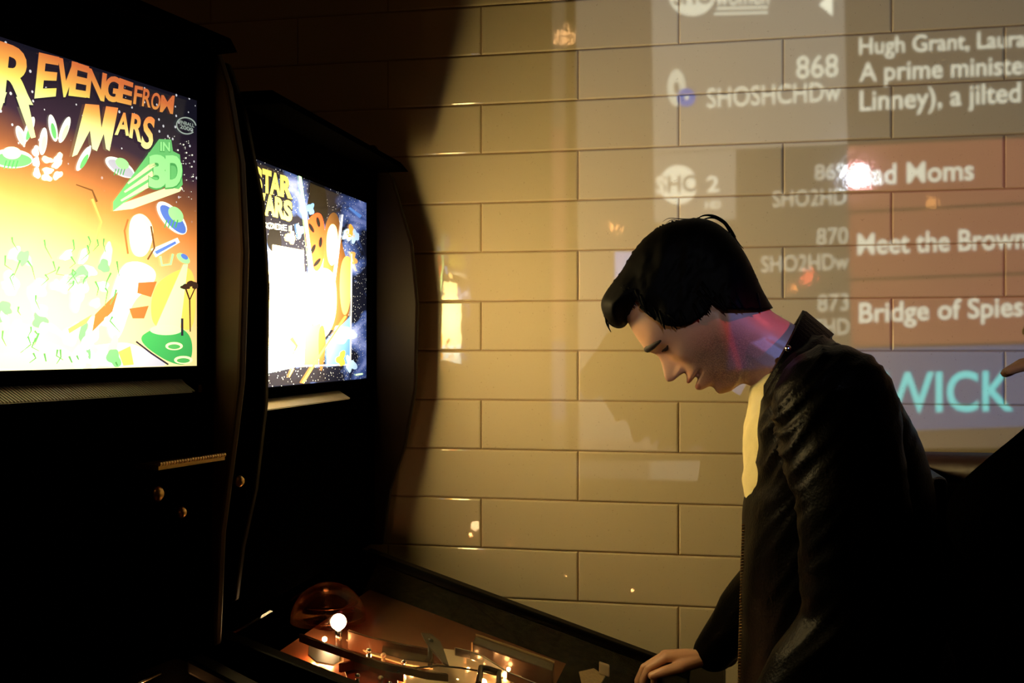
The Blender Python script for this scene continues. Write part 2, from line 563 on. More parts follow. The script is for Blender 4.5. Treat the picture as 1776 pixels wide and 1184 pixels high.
PROJ = Vector((0.116, -3.17, 2.60))
def build_projector():
    d = -WN                                    # throws square on to the tiled wall
    root = empty('projector', PROJ - d * 0.16, math.atan2(d.y, d.x))
    tag(root, 'white ceiling projector throwing the programme guide on to the tiles', 'projector')
    M_white = mat('white_plastic', (0.6, 0.6, 0.58), 0.4)
    MB().box((-0.02, 0, 0), (0.24, 0.30, 0.10)).build('body', M_white, root, bevel=0.012)
    R = Matrix.Rotation(PI / 2, 4, 'Y')
    MB().lathe([(0.045, 0.10), (0.045, 0.14), (0.038, 0.14), (0.036, 0.12)], 28, R).build('lens', M_blackmetal, root, smooth=False)
    MB().tube([(-0.02, 0, 0.05), (-0.02, 0, CEIL - root.location.z)], 0.018).build('ceiling_pole', M_blackmetal, root)
    ld = bpy.data.lights.new('projector_lamp', 'SPOT')
    ld.energy = PROJ_W; ld.shadow_soft_size = 0.004; ld.spot_size = math.radians(90); ld.spot_blend = 0.0
    ld.use_nodes = True
    nt = ld.node_tree; em = nt.nodes['Emission']
    ge = nt.nodes.new('ShaderNodeNewGeometry')
    def dot(v):
        n = nt.nodes.new('ShaderNodeVectorMath'); n.operation = 'DOT_PRODUCT'
        nt.links.new(ge.outputs['Incoming'], n.inputs[0]); n.inputs[1].default_value = v
        return n.outputs['Value']
    dist = (PROJ - WP).dot(WN)
    pa = (PROJ - WP).dot(WE)
    den = dot(d)
    ra = math_n(nt, 'DIVIDE', dot(WE), den); rz = math_n(nt, 'DIVIDE', dot(Vector((0, 0, 1))), den)
    # wall coordinate = p + ratio * dist ; then to 0..1 over the slide
    u = math_n(nt, 'ADD', math_n(nt, 'MULTIPLY', ra, dist / (GA1 - GA0)), (pa - GA0) / (GA1 - GA0))
    v = math_n(nt, 'ADD', math_n(nt, 'MULTIPLY', rz, dist / (GZ1 - GZ0)), (PROJ.z - GZ0) / (GZ1 - GZ0))
    cb = nt.nodes.new('ShaderNodeCombineXYZ'); nt.links.new(u, cb.inputs[0]); nt.links.new(v, cb.inputs[1])
    tx = nt.nodes.new('ShaderNodeTexImage'); tx.image = guide_image(); tx.extension = 'CLIP'; tx.interpolation = 'Linear'
    nt.links.new(cb.outputs[0], tx.inputs[0]); nt.links.new(tx.outputs[0], em.inputs[0])
    em.inputs[1].default_value = 1.0
    lo = bpy.data.objects.new('projector_lamp', ld); put(lo)
    lo.location = PROJ + d * 0.0
    lo.rotation_euler = d.to_track_quat('-Z', 'Y').to_euler()
build_projector()

# ------------------------------------------------------------------ pinball machines
class Machine:
    """local frame: x toward the player, y along the backglass (0 = far edge, minus = nearer the camera), z up"""
    def __init__(self, far, d, wglass, z0, z1, label, legs_z):
        self.far = Vector((far.x, far.y, 0)); self.d = d; self.n = Vector((d.y, -d.x, 0))
        self.w = wglass; self.z0, self.z1 = z0, z1
        self.root = empty('pinball_machine', self.far, math.atan2(self.n.y, self.n.x))
        tag(self.root, label, 'pinball machine')
        self.inv = (Matrix.Translation(self.far) @ Matrix.Rotation(math.atan2(self.n.y, self.n.x), 4, 'Z')).inverted()
    def glass(self, px, py, off=0.0):
        p = ray_plane(px, py, self.far + self.n * off, self.n)
        return self.inv @ p
    def deck(self, px, py, dz):
        """point on the sloping deck, dz above the rail line (minus = below)"""
        N = self.n * 0.318 + Vector((0, 0, 1))
        P = self.far + Vector((0, 0, 1.053 + dz))
        return self.inv @ ray_plane(px, py, P, N)

def machine_body(M, p_cheek, trim_z, cheek_poly, length, rail_in, width, cheek_mat, hood_z=1.055, hood_mat=None):
    r = M.root; w = M.w
    top = M.z1 + 0.075
    # backbox
    mb = MB(); mb.box((-0.105, -w / 2, (1.05 + top) / 2), (0.19, w + 0.036, top - 1.05))
    mb.build('backbox', M_black, r, bevel=0.004)
    mb = MB()
    for yc, poly in ((0.027, cheek_poly[0]), (-w - 0.027, cheek_poly[1])):
        q = MB(); q.prism(poly, lambda a, b: (a, yc - 0.008, b), lambda a, b: (a, yc + 0.008, b))
        q.build('side_cheek', cheek_mat, r, bevel=0.004)
    # overhang added above the glass to block its upward light
    vz = M.z1 + 0.062; vp = p_cheek
    mb = MB(); mb.prism([(-0.18, vz), (-0.18, vz + 0.02), (vp * .8, vz + 0.02), (vp, vz)], lambda a, b: (a, -w - 0.016, b), lambda a, b: (a, 0.016, b))
    mb.build('added_visor', M_black, r, bevel=0.002)
    # bezel
    mb = MB()
    mb.box((0.006, 0.009, (M.z0 + M.z1) / 2), (0.02, 0.020, M.z1 - M.z0 + 0.05))
    mb.box((0.006, -w - 0.009, (M.z0 + M.z1) / 2), (0.02, 0.020, M.z1 - M.z0 + 0.05))
    mb.box((0.006, -w / 2, M.z1 + 0.030), (0.02, w + 0.04, 0.06))
    mb.box((0.006, -w / 2, M.z0 - 0.008), (0.02, w + 0.04, 0.016))
    mb.build('bezel', M_black, r, bevel=0.002)
    # ribbed ledge under the glass
    z1, z0, y1 = trim_z
    mb = MB()
    n = 120
    prof = [(0.010, z1), (0.030, z0), (0.010, z0)]
    y0 = -w
    mb.prism(prof, lambda a, b: (a, y0, b), lambda a, b: (a, y1, b))
    t = Vector((0.020, 0, z0 - z1)).normalized(); nn = Vector((z1 - z0, 0, 0.020)).normalized()
    L = (Vector((0.020, 0, z0 - z1))).length
    R = Matrix((t, Vector((0, 1, 0)), nn)).transposed()
    for i in range(n):
        yy = y0 + (i + .5) * (y1 - y0) / n
        Rr = R @ Matrix.Rotation(0.5, 3, 'Z')
        mb.box(Vector((0.020, yy, (z0 + z1) / 2)) + nn * 0.0004, (L * 1.02, 0.0022, 0.0012), 0, Rr)
    mb.build('ribbed_ledge', M_trim, r)
    # hood panel under the backbox
    mb = MB(); mb.box((0.0, -w / 2, (z0 - 0.002 + hood_z) / 2), (0.03, w + 0.03, z0 - 0.002 - hood_z))
    mb.build('hood_panel', hood_mat or M_black, r, bevel=0.003)
    # cabinet: sides, floor, front
    zt = lambda x: 1.053 - 0.318 * x
    sl = [(-0.20, 1.045), (0.0, 1.045), (length, zt(length) - 0.008), (length, 0.52), (-0.20, 0.60)]
    yf, yn = -rail_in, -rail_in - width
    mb = MB()
    for yc, s in ((yf + 0.011, 1), (yn - 0.011, 1)):
        mb.prism(sl, lambda a, b: (a, yc - 0.011, b), lambda a, b: (a, yc + 0.011, b))
    mb.prism([(length - 0.022, 0.52), (length, 0.52), (length, zt(length) - 0.01), (length - 0.022, zt(length) - 0.004)], lambda a, b: (a, yn, b), lambda a, b: (a, yf, b))
    mb.prism([(-0.2, 0.60), (-0.2, 0.62), (length - 0.02, 0.54), (length - 0.02, 0.52)], lambda a, b: (a, yn, b), lambda a, b: (a, yf, b))
    mb.box((-0.19, (yf + yn) / 2, 0.83), (0.02, width, 0.42))
    mb.build('cabinet', M_black, r)
    for yc in (yf + 0.010, yn - 0.010):
        mb = MB(); mb.prism([(0.012, zt(0.012)), (length, zt(length)), (length, zt(length) - 0.02), (0.012, zt(0.012) - 0.02)],
                            lambda a, b: (a, yc - 0.015, b), lambda a, b: (a, yc + 0.015, b))
        mb.build('side_rail', M_blackmetal, r, bevel=0.004)
    mb = MB(); mb.box((length - 0.006, (yf + yn) / 2, zt(length) + 0.006), (0.065, width + 0.05, 0.022))
    mb.build('lock_bar', M_blackmetal, r, bevel=0.008, bseg=3)
    for yc in (yf + 0.028, yn - 0.028):
        R = Matrix.Translation((length - 0.09, yc, zt(length) - 0.055)) @ Matrix.Rotation(PI / 2, 4, 'X')
        MB().lathe([(0.016, -0.006), (0.016, 0.006), (0.011, 0.009)], 20, R).build('flipper_button', mat('red_button', (0.5, 0.02, 0.02), 0.3), r)
    for x, zz in ((-0.18, 0.62), (length - 0.03, 0.56)):
        for yc in (yf + 0.015, yn - 0.015):
            mb = MB(); mb.box((x, yc, zz / 2 + 0.02), (0.05, 0.05, zz - 0.01)); mb.tube([(x, yc, 0.0), (x, yc, 0.03)], 0.025, 16)
            mb.build('leg', M_blackmetal, r)
    mb = MB(); mb.box((length + 0.006, (yf + yn) / 2, 0.67), (0.014, 0.24, 0.22)); mb.box((length + 0.014, (yf + yn) / 2 - 0.05, 0.70), (0.006, 0.03, 0.06)); mb.box((length + 0.014, (yf + yn) / 2 + 0.05, 0.70), (0.006, 0.03, 0.06))
    mb.build('coin_door', M_blackmetal, r, bevel=0.003)
    return yf, yn, zt

# printed shapes ----------------------------------------------------------------
class Print:
    """flat printed shapes on a backglass, in layers"""
    def __init__(self, M):
        self.M = M; self.mb = MB(); self.mats = []; self.smooth = False
    def mi(self, m):
        if m not in self.mats: self.mats.append(m)
        return self.mats.index(m)
    def poly(self, pts, m, lay):
        if self.smooth and 5 <= len(pts) < 24:
            for _ in range(3):
                q = []
                for i in range(len(pts)):
                    a, b = pts[i], pts[(i + 1) % len(pts)]
                    q += [(a[0] * .75 + b[0] * .25, a[1] * .75 + b[1] * .25), (a[0] * .25 + b[0] * .75, a[1] * .25 + b[1] * .75)]
                pts = q
        P = [self.M.glass(x, y, 0.0025 + 0.00025 * lay) for x, y in pts]
        tris = tessellate_polygon([[Vector((x, y, 0)) for x, y in pts]])
        self.mb.add(P, [tuple(t) for t in tris], self.mi(m))
    def ell(self, cx, cy, rx, ry, m, lay, rot=0.0, n=28, wob=0.0, seed=0):
        r_ = random.Random(seed); ph = [r_.uniform(0, 6.28) for _ in range(3)]
        c, s = math.cos(rot), math.sin(rot)
        pts = []
        for k in range(n):
            t = 2 * PI * k / n
            q = 1 + wob * (math.sin(3 * t + ph[0]) + .6 * math.sin(5 * t + ph[1]) + .5 * math.sin(2 * t + ph[2]))
            x, y = rx * q * math.cos(t), ry * q * math.sin(t)
            pts.append((cx + x * c - y * s, cy + x * s + y * c))
        self.poly(pts, m, lay)
    def ring(self, cx, cy, rx, ry, th, m, lay, rot=0.0, n=32, t0=0, t1=2 * PI):
        c, s = math.cos(rot), math.sin(rot)
        for k in range(n):
            q = []
            for (kk, f) in ((k, 1), (k + 1, 1), (k + 1, 0), (k, 0)):
                t = t0 + (t1 - t0) * kk / n
                x, y = (rx - (1 - f) * th) * math.cos(t), (ry - (1 - f) * th) * math.sin(t)
                q.append((cx + x * c - y * s, cy + x * s + y * c))
            self.poly(q, m, lay)
    def line(self, pts, wd_, m, lay):
        w0, w1 = wd_ if hasattr(wd_, '__len__') else (wd_, wd_)
        L, Rr = [], []
        for i, p in enumerate(pts):
            a = pts[max(0, i - 1)]; b = pts[min(len(pts) - 1, i + 1)]
            dx, dy = b[0] - a[0], b[1] - a[1]; l = math.hypot(dx, dy) or 1
            h = (w0 + (w1 - w0) * i / (len(pts) - 1)) / 2
            L.append((p[0] - dy / l * h, p[1] + dx / l * h)); Rr.append((p[0] + dy / l * h, p[1] - dx / l * h))
        for i in range(len(pts) - 1):
            self.poly([L[i], L[i + 1], Rr[i + 1], Rr[i]], m, lay)
    def letters(self, s, x0, x1, b0, b1, h0, h1, m, lay, bold=0.02, slant=0.0, outline=None):
        if outline:
            v, t = text_px(s, x0 - 1, x1 + 1, b0 + 1, b1 + 1, h0 + 2, h1 + 2, bold=bold + 0.03, slant=slant)
            self.mb.add([self.M.glass(x, y, 0.0025 + 0.00025 * (lay - 1)) for x, y in v], [tuple(int(i) for i in q) for q in t], self.mi(outline))
        v, t = text_px(s, x0, x1, b0, b1, h0, h1, bold=bold, slant=slant)
        self.mb.add([self.M.glass(x, y, 0.0025 + 0.00025 * lay) for x, y in v], [tuple(int(i) for i in q) for q in t], self.mi(m))
    def build(self, name, parent):
        # keep only what fits on the glass
        y0, y1 = -self.M.w, 0.0
        f2, m2 = [], []
        for f, m in zip(self.mb.f, self.mb.m):
            ys = [self.mb.v[i][1] for i in f]; zs = [self.mb.v[i][2] for i in f]
            if min(ys) > y0 and max(ys) < y1 + 0.002 and min(zs) > self.M.z0 - 0.001 and max(zs) < self.M.z1 + 0.004: f2.append(f); m2.append(m)
        self.mb.f, self.mb.m = f2, m2
        me = bpy.data.meshes.new(name)
        me.from_pydata(self.mb.v, [], f2)
        for m in self.mats: me.materials.append(m)
        me.polygons.foreach_set('material_index', m2)
        return put(bpy.data.objects.new(name, me), parent)

# ---- the near machine
d1 = Vector((0.372, 0.928, 0)).normalized()
YA = 1.4446
farA = W(340, 600, YA)
MA = Machine(farA, d1, 0.62, EYE - 34 * YA / F, EYE + 425 * YA / F,
             'near pinball machine with a blazing orange and green backglass titled REVENGE FROM MARS', 0)
cheekA = [(-0.19, 1.05), (-0.19, MA.z1 + 0.09), (0.012, MA.z1 + 0.09), (0.045, MA.z1 + 0.02), (0.070, MA.z1 - 0.08), (0.078, MA.z1 - 0.2), (0.070, MA.z0 - 0.02), (0.055, MA.z0 - 0.10), (0.030, 1.20), (0.020, 1.05)]
cheekA = [(x * .78 if x > 0 else x, z) for x, z in cheekA]
machine_body(MA, 0.055, (1.411, 1.391, -0.045), (cheekA, cheekA), 0.72, 0.03, 0.58, M_cheek)

gA = lambda px, py: MA.glass(px, py)
cA = gA(95, 500); cA2 = gA(20, 400)
lampsA = [(cA.y, cA.z, 0.20, 0.13, GLOW_A), (cA2.y - 0.12, cA2.z, 0.16, 0.13, GLOW_A * .6)]
def colA(nt, tc, y, z):
    f = mapr(nt, z, MA.z0, MA.z1)
    n = nt.nodes.new('ShaderNodeTexNoise'); n.inputs['Scale'].default_value = 9; n.inputs['Detail'].default_value = 5
    nt.links.new(tc.outputs['Object'], n.inputs['Vector'])
    f2 = math_n(nt, 'ADD', f, math_n(nt, 'MULTIPLY', math_n(nt, 'SUBTRACT', n.outputs['Fac'], 0.5), 0.10))
    # the red sky climbs less on the far side of the glass
    f2 = math_n(nt, 'ADD', f2, mapr(nt, y, -0.25, -0.0, 0.0, 0.10))
    c = ramp(nt, f2, [(0.0, (0.95, 0.88, 0.5)), (0.12, (1.0, 0.82, 0.36)), (0.38, (0.95, 0.50, 0.20)), (0.56, (0.80, 0.28, 0.07)), (0.70, (0.30, 0.105, 0.045)), (0.80, (0.055, 0.028, 0.05)), (1.0, (0.012, 0.011, 0.022))])
    st = math_n(nt, 'MULTIPLY', stars(nt, tc, 75, 0.13), mapr(nt, f2, 0.62, 0.75))
    return mixc(nt, st, c, (0.9, 0.9, 0.95))
matA = backlit('backglass_print_red_sky', (1, 1, 1), lampsA, 0.62, colA)
def pA(name, col, base=0.75): return backlit('print_' + name, col, lampsA, base)
bgA = MB().box((0.0, -MA.w / 2, (MA.z0 + MA.z1) / 2), (0.004, MA.w, MA.z1 - MA.z0)).build('backglass', matA, MA.root)
tA = Print(MA)
def title_col(nt, tc, y, z):
    f = mapr(nt, z, gA(60, 175).z, gA(60, 85).z)
    f = math_n(nt, 'ADD', f, mapr(nt, y, gA(60, 170).y, gA(300, 170).y, 0.0, 0.30))
    return ramp(nt, f, [(0.0, (0.85, 0.95, 0.40)), (0.35, (0.95, 0.80, 0.15)), (0.62, (0.95, 0.42, 0.08)), (1.0, (0.75, 0.18, 0.05))])
def title2_col(nt, tc, y, z):
    f = mapr(nt, z, gA(180, 262).z, gA(180, 185).z)
    return ramp(nt, f, [(0.0, (0.80, 0.95, 0.45)), (0.45, (0.98, 0.85, 0.30)), (0.75, (0.98, 0.48, 0.10)), (1.0, (0.85, 0.25, 0.06))])
P_t1 = backlit('print_title_orange', (1, 1, 1), lampsA, 0.85, title_col)
P_t2 = backlit('print_title_amber', (1, 1, 1), lampsA, 1.0, title2_col)
P_dk = pA('ink_navy', (0.03, 0.02, 0.04), 0.4)
for (s, x0, x1, b0, b1, h0, h1) in (('R', -10, 58, 172, 178, 106, 88), ('E', 60, 97, 167, 164, 80, 68), ('V', 94, 130, 166, 164, 70, 58), ('E', 119, 150, 163, 167, 60, 54),
        ('N', 148, 181, 166, 174, 51, 48), ('G', 179, 206, 172, 176, 44, 43), ('E', 203, 228, 175, 181, 42, 39)):
    tA.letters(s, x0, x1, b0, b1, h0, h1, P_t1, 6, bold=0.035, slant=0.10, outline=P_dk)
tA.poly([(28, 168), (46, 164), (62, 238), (54, 240)], P_t1, 6)
tA.poly([(-8, 160), (12, 160), (2, 190), (-8, 200)], P_t1, 6)
for (s, x0, x1, b0, b1, h0, h1) in (('F', 231, 245, 179, 182, 32, 32), ('R', 246, 261, 183, 186, 31, 31), ('O', 261, 277, 188, 190, 29, 28), ('M', 277, 300, 193, 197, 29, 32)):
    tA.letters(s, x0, x1, b0, b1, h0, h1, P_t1, 6, bold=0.02, slant=0.10)
tA.poly([(148, 180), (172, 182), (176, 222), (184, 184), (205, 187), (190, 262), (184, 258), (180, 232), (168, 262), (160, 258), (156, 226), (134, 268), (125, 272)], P_t2, 7)
for (s, x0, x1, b0, b1, h0, h1) in (('A', 199, 224, 232, 234, 40, 38), ('R', 224, 246, 236, 246, 42, 46), ('S', 244, 264, 254, 257, 55, 55)):
    tA.letters(s, x0, x1, b0, b1, h0, h1, P_t2, 7, bold=0.03, slant=0.12, outline=P_dk)
# the small oval badge
P_badge = pA('badge_grey', (0.35, 0.42, 0.36), 0.9)
tA.ring(323, 218, 18, 15, 2.2, P_badge, 6, rot=0.3, t0=0.5, t1=5.9)
tA.letters('PINBALL', 309, 337, 213, 221, 6, 6, P_badge, 6, bold=0.02)
tA.letters('2000', 312, 335, 222, 229, 7, 7, P_badge, 6, bold=0.02)
# green block lettering
P_gd = pA('green_deep', (0.08, 0.42, 0.10), 0.8); P_gl = pA('green_light', (0.35, 0.88, 0.30), 0.95); P_gm = pA('green_mid', (0.16, 0.60, 0.17), 0.85); P_yl = pA('pale_yellow', (0.95, 0.95, 0.45), 1.0)
tA.poly([(276, 241), (297, 242), (300, 262), (285, 268), (250, 330), (214, 352), (196, 366), (196, 350)], P_gm, 5)
tA.poly([(196, 366), (214, 352), (310, 318), (316, 326), (312, 332), (230, 362)], P_yl, 5)
tA.poly([(258, 264), (300, 262), (312, 268), (317, 320), (310, 328), (262, 318), (236, 330), (214, 352)], P_gm, 6)
for q in range(3):
    tA.line([(268 - 2 * q, 283 + 17 * q), (222 - 6 * q, 318 + 15 * q)], (9, 3), P_yl, 7)
tA.letters('3', 258, 290, 322, 322, 57, 57, P_gl, 8, bold=0.05, outline=P_gd)
tA.letters('D', 287, 316, 322, 319, 56, 54, P_gl, 8, bold=0.05, outline=P_gd)
tA.letters('IN', 278, 295, 261, 262, 16, 16, P_gl, 8, bold=0.03, outline=P_gd)
tA.build('title_lettering', bgA)

aA = Print(MA); aA.smooth = True
P_w = pA('white', (0.98, 0.98, 0.80), 1.0); P_cr = pA('cream', (0.98, 0.86, 0.55), 1.0)
P_bl = pA('saucer_blue', (0.10, 0.20, 0.65), 0.85); P_or = pA('rust', (0.55, 0.16, 0.04), 0.5); P_br = pA('brown', (0.22, 0.10, 0.03), 0.25)
P_pg = pA('pale_green', (0.62, 0.95, 0.52), 0.9); P_grass = pA('grass', (0.05, 0.38, 0.09), 0.8); P_ltgrass = pA('light_grass', (0.55, 0.90, 0.40), 0.9)
P_lav = pA('lavender_grey', (0.55, 0.55, 0.66), 0.7); P_tree = pA('tree_brown', (0.06, 0.03, 0.02), 0.3); P_og = pA('amber_sky', (0.95, 0.55, 0.10), 0.9)
# ground
aA.poly([(-30, 640), (-30, 618), (20, 612), (80, 590), (120, 606), (150, 636), (150, 640)], P_ltgrass, 1)
aA.poly([(120, 606), (180, 596), (232, 592), (292, 632), (280, 636), (150, 636)], P_lav, 1)
aA.poly([(236, 590), (262, 570), (300, 562), (334, 580), (333, 632), (296, 632)], P_grass, 2)
aA.poly([(262, 500), (300, 470), (340, 460), (339, 580), (300, 562), (262, 570)], P_og, 1)
aA.line([(236, 592), (262, 612), (292, 632)], 3, P_dk, 3)
for (cx, cy, rx, ry) in ((302, 600, 15, 7), (318, 624, 16, 7)):
    aA.ell(cx, cy, rx, ry, P_yl, 3); aA.ell(cx, cy + 1, rx * .72, ry * .6, P_gd, 4)
# beam cone and small saucer over the field
aA.poly([(318, 458), (326, 458), (312, 575), (268, 572)], P_ltgrass, 3)
aA.ell(318, 448, 13, 7, P_gl, 4, rot=0.6); aA.ell(320, 445, 7, 4, P_bl, 5, rot=0.6)
aA.ell(288, 572, 28, 9, P_ltgrass, 3)
aA.line([(316, 582), (316, 552)], 4, P_dk, 5)
# tree
aA.line([(330, 575), (329, 520), (322, 500)], (2, 3), P_tree, 5); aA.line([(329, 520), (338, 500)], 2, P_tree, 5)
for (x, y, r_) in ((322, 497, 8), (332, 492, 9), (339, 496, 6)): aA.ell(x, y, r_, 5, P_tree, 5, wob=0.12, seed=int(x))
# saucers
def saucer(cx, cy, s, rot, c1, c2):
    aA.ell(cx, cy, 34 * s, 15 * s, P_w, 3, rot=rot)
    aA.ell(cx + 2 * s, cy + 2 * s, 30 * s, 11 * s, c1, 4, rot=rot)
    c, q = math.cos(rot), math.sin(rot)
    aA.ell(cx + q * 9 * s, cy - c * 9 * s, 15 * s, 10 * s, c2, 5, rot=rot)
    for k in range(4):
        aA.line([(cx - 8 * s + k * 6 * s, cy + 3 * s), (cx - 12 * s + k * 6 * s, cy + 16 * s)], 2 * s, P_gd, 6)
saucer(298, 378, 1.05, 0.85, P_bl, P_gl)
saucer(208, 290, 0.85, 0.55, P_lav, P_gl)
saucer(20, 275, 1.1, 0.05, P_gm, P_pg)
# ray gun like device and pod
aA.poly([(262, 432), (308, 412), (312, 420), (270, 446)], P_w, 3); aA.poly([(268, 436), (304, 418), (306, 422), (272, 441)], P_bl, 4)
aA.line([(278, 444), (281, 460), (296, 458), (300, 440)], 4, P_gl, 4)
# finned rocket group upper left
for k, (x, y, a) in enumerate(((50, 225, 0.35), (75, 245, 0.1), (92, 222, -0.2), (112, 225, 0.35), (145, 275, 0.5), (36, 235, -0.35))):
    aA.ell(x, y, 7, 24 if k != 5 else 18, P_w, 3, rot=a); aA.ell(x + 1, y + 5, 4, 14, P_gm if k % 2 == 0 else P_pg, 4, rot=a)
for k in range(9):
    aA.ell(62 + (k * 37) % 55, 262 + (k * 23) % 50, 6, 10, (P_w, P_cr, P_pg)[k % 3], 3 + k % 2, rot=k, wob=0.12, seed=k)
# plain creature-free foliage shapes in the blaze
r_ = random.Random(5)
for k in range(46):
    x, y = r_.uniform(2, 200), r_.uniform(440, 628)
    aA.ell(x, y, r_.uniform(5, 15), r_.uniform(8, 24), (P_pg, P_ltgrass, P_gm, P_pg, P_w)[k % 5], 2 + k % 4, rot=r_.uniform(-1, 1), wob=0.14, seed=k)
P_gline = pA('green_ink', (0.10, 0.34, 0.10), 0.2)
for k in range(40):
    x, y = r_.uniform(2, 205), r_.uniform(380, 628)
    aA.line([(x, y), (x + r_.uniform(-8, 8), y + r_.uniform(6, 18)), (x + r_.uniform(-14, 14), y + r_.uniform(14, 34))], (3.5, 1), P_gline, 7)
# orange drapery shapes and a pale streak on the right of the blaze
for (pts, m, l) in (([(165, 545), (205, 505), (195, 540), (160, 575)], P_or, 4), ([(118, 570), (160, 545), (150, 560), (120, 578)], P_og, 4),
        ([(240, 490), (272, 488), (262, 515), (238, 508)], P_or, 4), ([(224, 535), (258, 530), (250, 552), (230, 552)], P_or, 4),
        ([(222, 380), (246, 366), (268, 392), (262, 430), (248, 448), (226, 440)], P_cr, 3),
        ([(232, 390), (246, 376), (258, 396), (254, 430), (238, 432)], P_w, 4),
        ([(205, 460), (240, 450), (275, 470), (262, 500), (230, 520), (205, 600), (180, 570)], P_w, 3),
        ([(205, 610), (226, 600), (232, 632), (214, 634)], P_og, 4)):
    aA.poly(pts, m, l)
aA.line([(222, 380), (216, 400), (222, 440)], 3, P_or, 5); aA.line([(160, 345), (176, 385), (164, 430)], (4, 1), P_og, 3)
aA.line([(132, 320), (160, 330), (168, 350)], (2, 4), P_br, 3); aA.line([(262, 392), (268, 430), (256, 450)], 3, P_br, 5)
for k in range(60):
    x, y = r_.uniform(285, 338), r_.uniform(235, 345)
    q = r_.choice((0.8, 0.8, 1.0, 1.6)); aA.ell(x, y, q, q, P_w, 3, n=6)
aA.build('artwork', bgA)

# brass hinge and latches on the near hood
hz_y = [MA.inv @ ray_plane(x, y, MA.far + MA.n * 0.052, MA.n) for x, y in ((275, 808), (390, 795))]
mb = MB()
a, b = hz_y
mb.box(((a.x + b.x) / 2 - 0.018, (a.y + b.y) / 2, a.z - 0.002), (0.036, b.y - a.y, 0.006))
for k in range(26):
    t = (k + .5) / 26
    mb.tube([(a.x, a.y + (b.y - a.y) * (t - .014), a.z + 0.002), (a.x, a.y + (b.y - a.y) * (t + .014), a.z + 0.002)], 0.0028, 8)
mb.build('piano_hinge', M_brass, MA.root)
for (x, y, s) in ((412, 834, 1.0), (270, 856, 1.2), (311, 888, 0.9)):
    p = MA.inv @ ray_plane(x, y, MA.far + MA.n * 0.03, MA.n)
    R = Matrix.Translation(p) @ Matrix.Rotation(PI / 2, 4, 'Y')
    MB().lathe([(0.004 * s, -0.016), (0.004 * s, 0.0), (0.007 * s, 0.0), (0.008 * s, 0.004), (0.005 * s, 0.008)], 14, R).build('latch_knob', M_brass, MA.root, smooth=True)

# ---- the far machine
d2 = Vector((0.192, 0.981, 0)).normalized()
YB = 2.19
farB = W(634, 600, YB)
MBm = Machine(farB, d2, 0.60, EYE - 56 * YB / F, EYE + 248 * YB / F,
              'far pinball machine beside the tiled wall, starry STAR WARS backglass and lit playfield', 0)
cheekB = [(-0.19, 1.05), (-0.19, MBm.z1 + 0.12), (0.012, MBm.z1 + 0.12), (0.050, MBm.z1 + 0.05), (0.090, MBm.z1 - 0.08), (0.102, MBm.z1 - 0.2), (0.098, MBm.z0 - 0.02), (0.075, MBm.z0 - 0.14), (0.045, 1.16), (0.030, 1.05)]
cheekBn = [(x * .66 if x > 0 else x, max(z, 1.085)) for x, z in cheekB]
yfB, ynB, ztB = machine_body(MBm, 0.085, (1.369, 1.353, -0.18), (cheekB, cheekBn), 0.68, 0.03, 0.62, M_cheek2)
gB = lambda px, py: MBm.glass(px, py)
cB = gB(500, 530); cB2 = gB(545, 500)
lampsB = [(cB.y - 0.03, cB.z, 0.17, 0.110, GLOW_B), (cB2.y, cB2.z, 0.14, 0.10, GLOW_B * .3)]
def colB(nt, tc, y, z):
    n = nt.nodes.new('ShaderNodeTexNoise'); n.inputs['Scale'].default_value = 11; n.inputs['Detail'].default_value = 6; n.inputs['Distortion'].default_value = 0.6
    mp = nt.nodes.new('ShaderNodeMapping'); mp.inputs['Rotation'].default_value = (0.7, 0, 0); mp.inputs['Scale'].default_value = (1, 0.45, 1.3)
    nt.links.new(tc.outputs['Object'], mp.inputs['Vector']); nt.links.new(mp.outputs[0], n.inputs['Vector'])
    c = ramp(nt, n.outputs['Fac'], [(0.0, (0.004, 0.004, 0.007)), (0.50, (0.008, 0.009, 0.02)), (0.58, (0.06, 0.10, 0.32)), (0.68, (0.30, 0.36, 0.75)), (0.82, (0.8, 0.75, 0.85))])
    st = stars(nt, tc, 170, 0.15)
    return mixc(nt, st, c, (0.95, 0.97, 1.0))
matB = backlit('backglass_print_starfield', (1, 1, 1), lampsB, 0.8, colB)
def pB(name, col, base=0.9): return backlit('print_' + name, col, lampsB, base)
bgB = MB().box((0.0, -MBm.w / 2, (MBm.z0 + MBm.z1) / 2), (0.004, MBm.w, MBm.z1 - MBm.z0)).build('backglass', matB, MBm.root)
tB = Print(MBm)
Q_y = pB('title_yellow', (0.70, 0.62, 0.14), 0.7); Q_k = pB('title_outline', (0.01, 0.01, 0.015), 0.3); Q_w = pB('small_white', (0.9, 0.9, 0.85), 1.0)
for (s, x0, x1, b0, b1, h0, h1) in (('S', 438, 455, 326, 331, 44, 41), ('T', 455, 471, 331, 334, 42, 40), ('A', 468, 487, 334, 338, 40, 38), ('R', 486, 507, 338, 343, 38, 38),
        ('W', 432, 461, 366, 371, 38, 38), ('A', 459, 478, 371, 374, 38, 36), ('R', 477, 494, 374, 379, 36, 36), ('S', 492, 507, 379, 383, 36, 36)):
    tB.letters(s, x0, x1, b0, b1, h0, h1, Q_y, 5, bold=0.05, outline=Q_k)
tB.letters('EPISODE I', 434, 506, 392, 401, 11, 10, Q_w, 5, bold=0.01)
tB.build('title_lettering', bgB)
aB = Print(MBm); aB.smooth = True
Q_g = pB('beam_green', (0.55, 0.95, 0.45), 1.6); Q_b = pB('beam_white', (0.85, 0.9, 0.95), 1.2); Q_r = pB('red_patch', (0.55, 0.06, 0.02), 0.6)
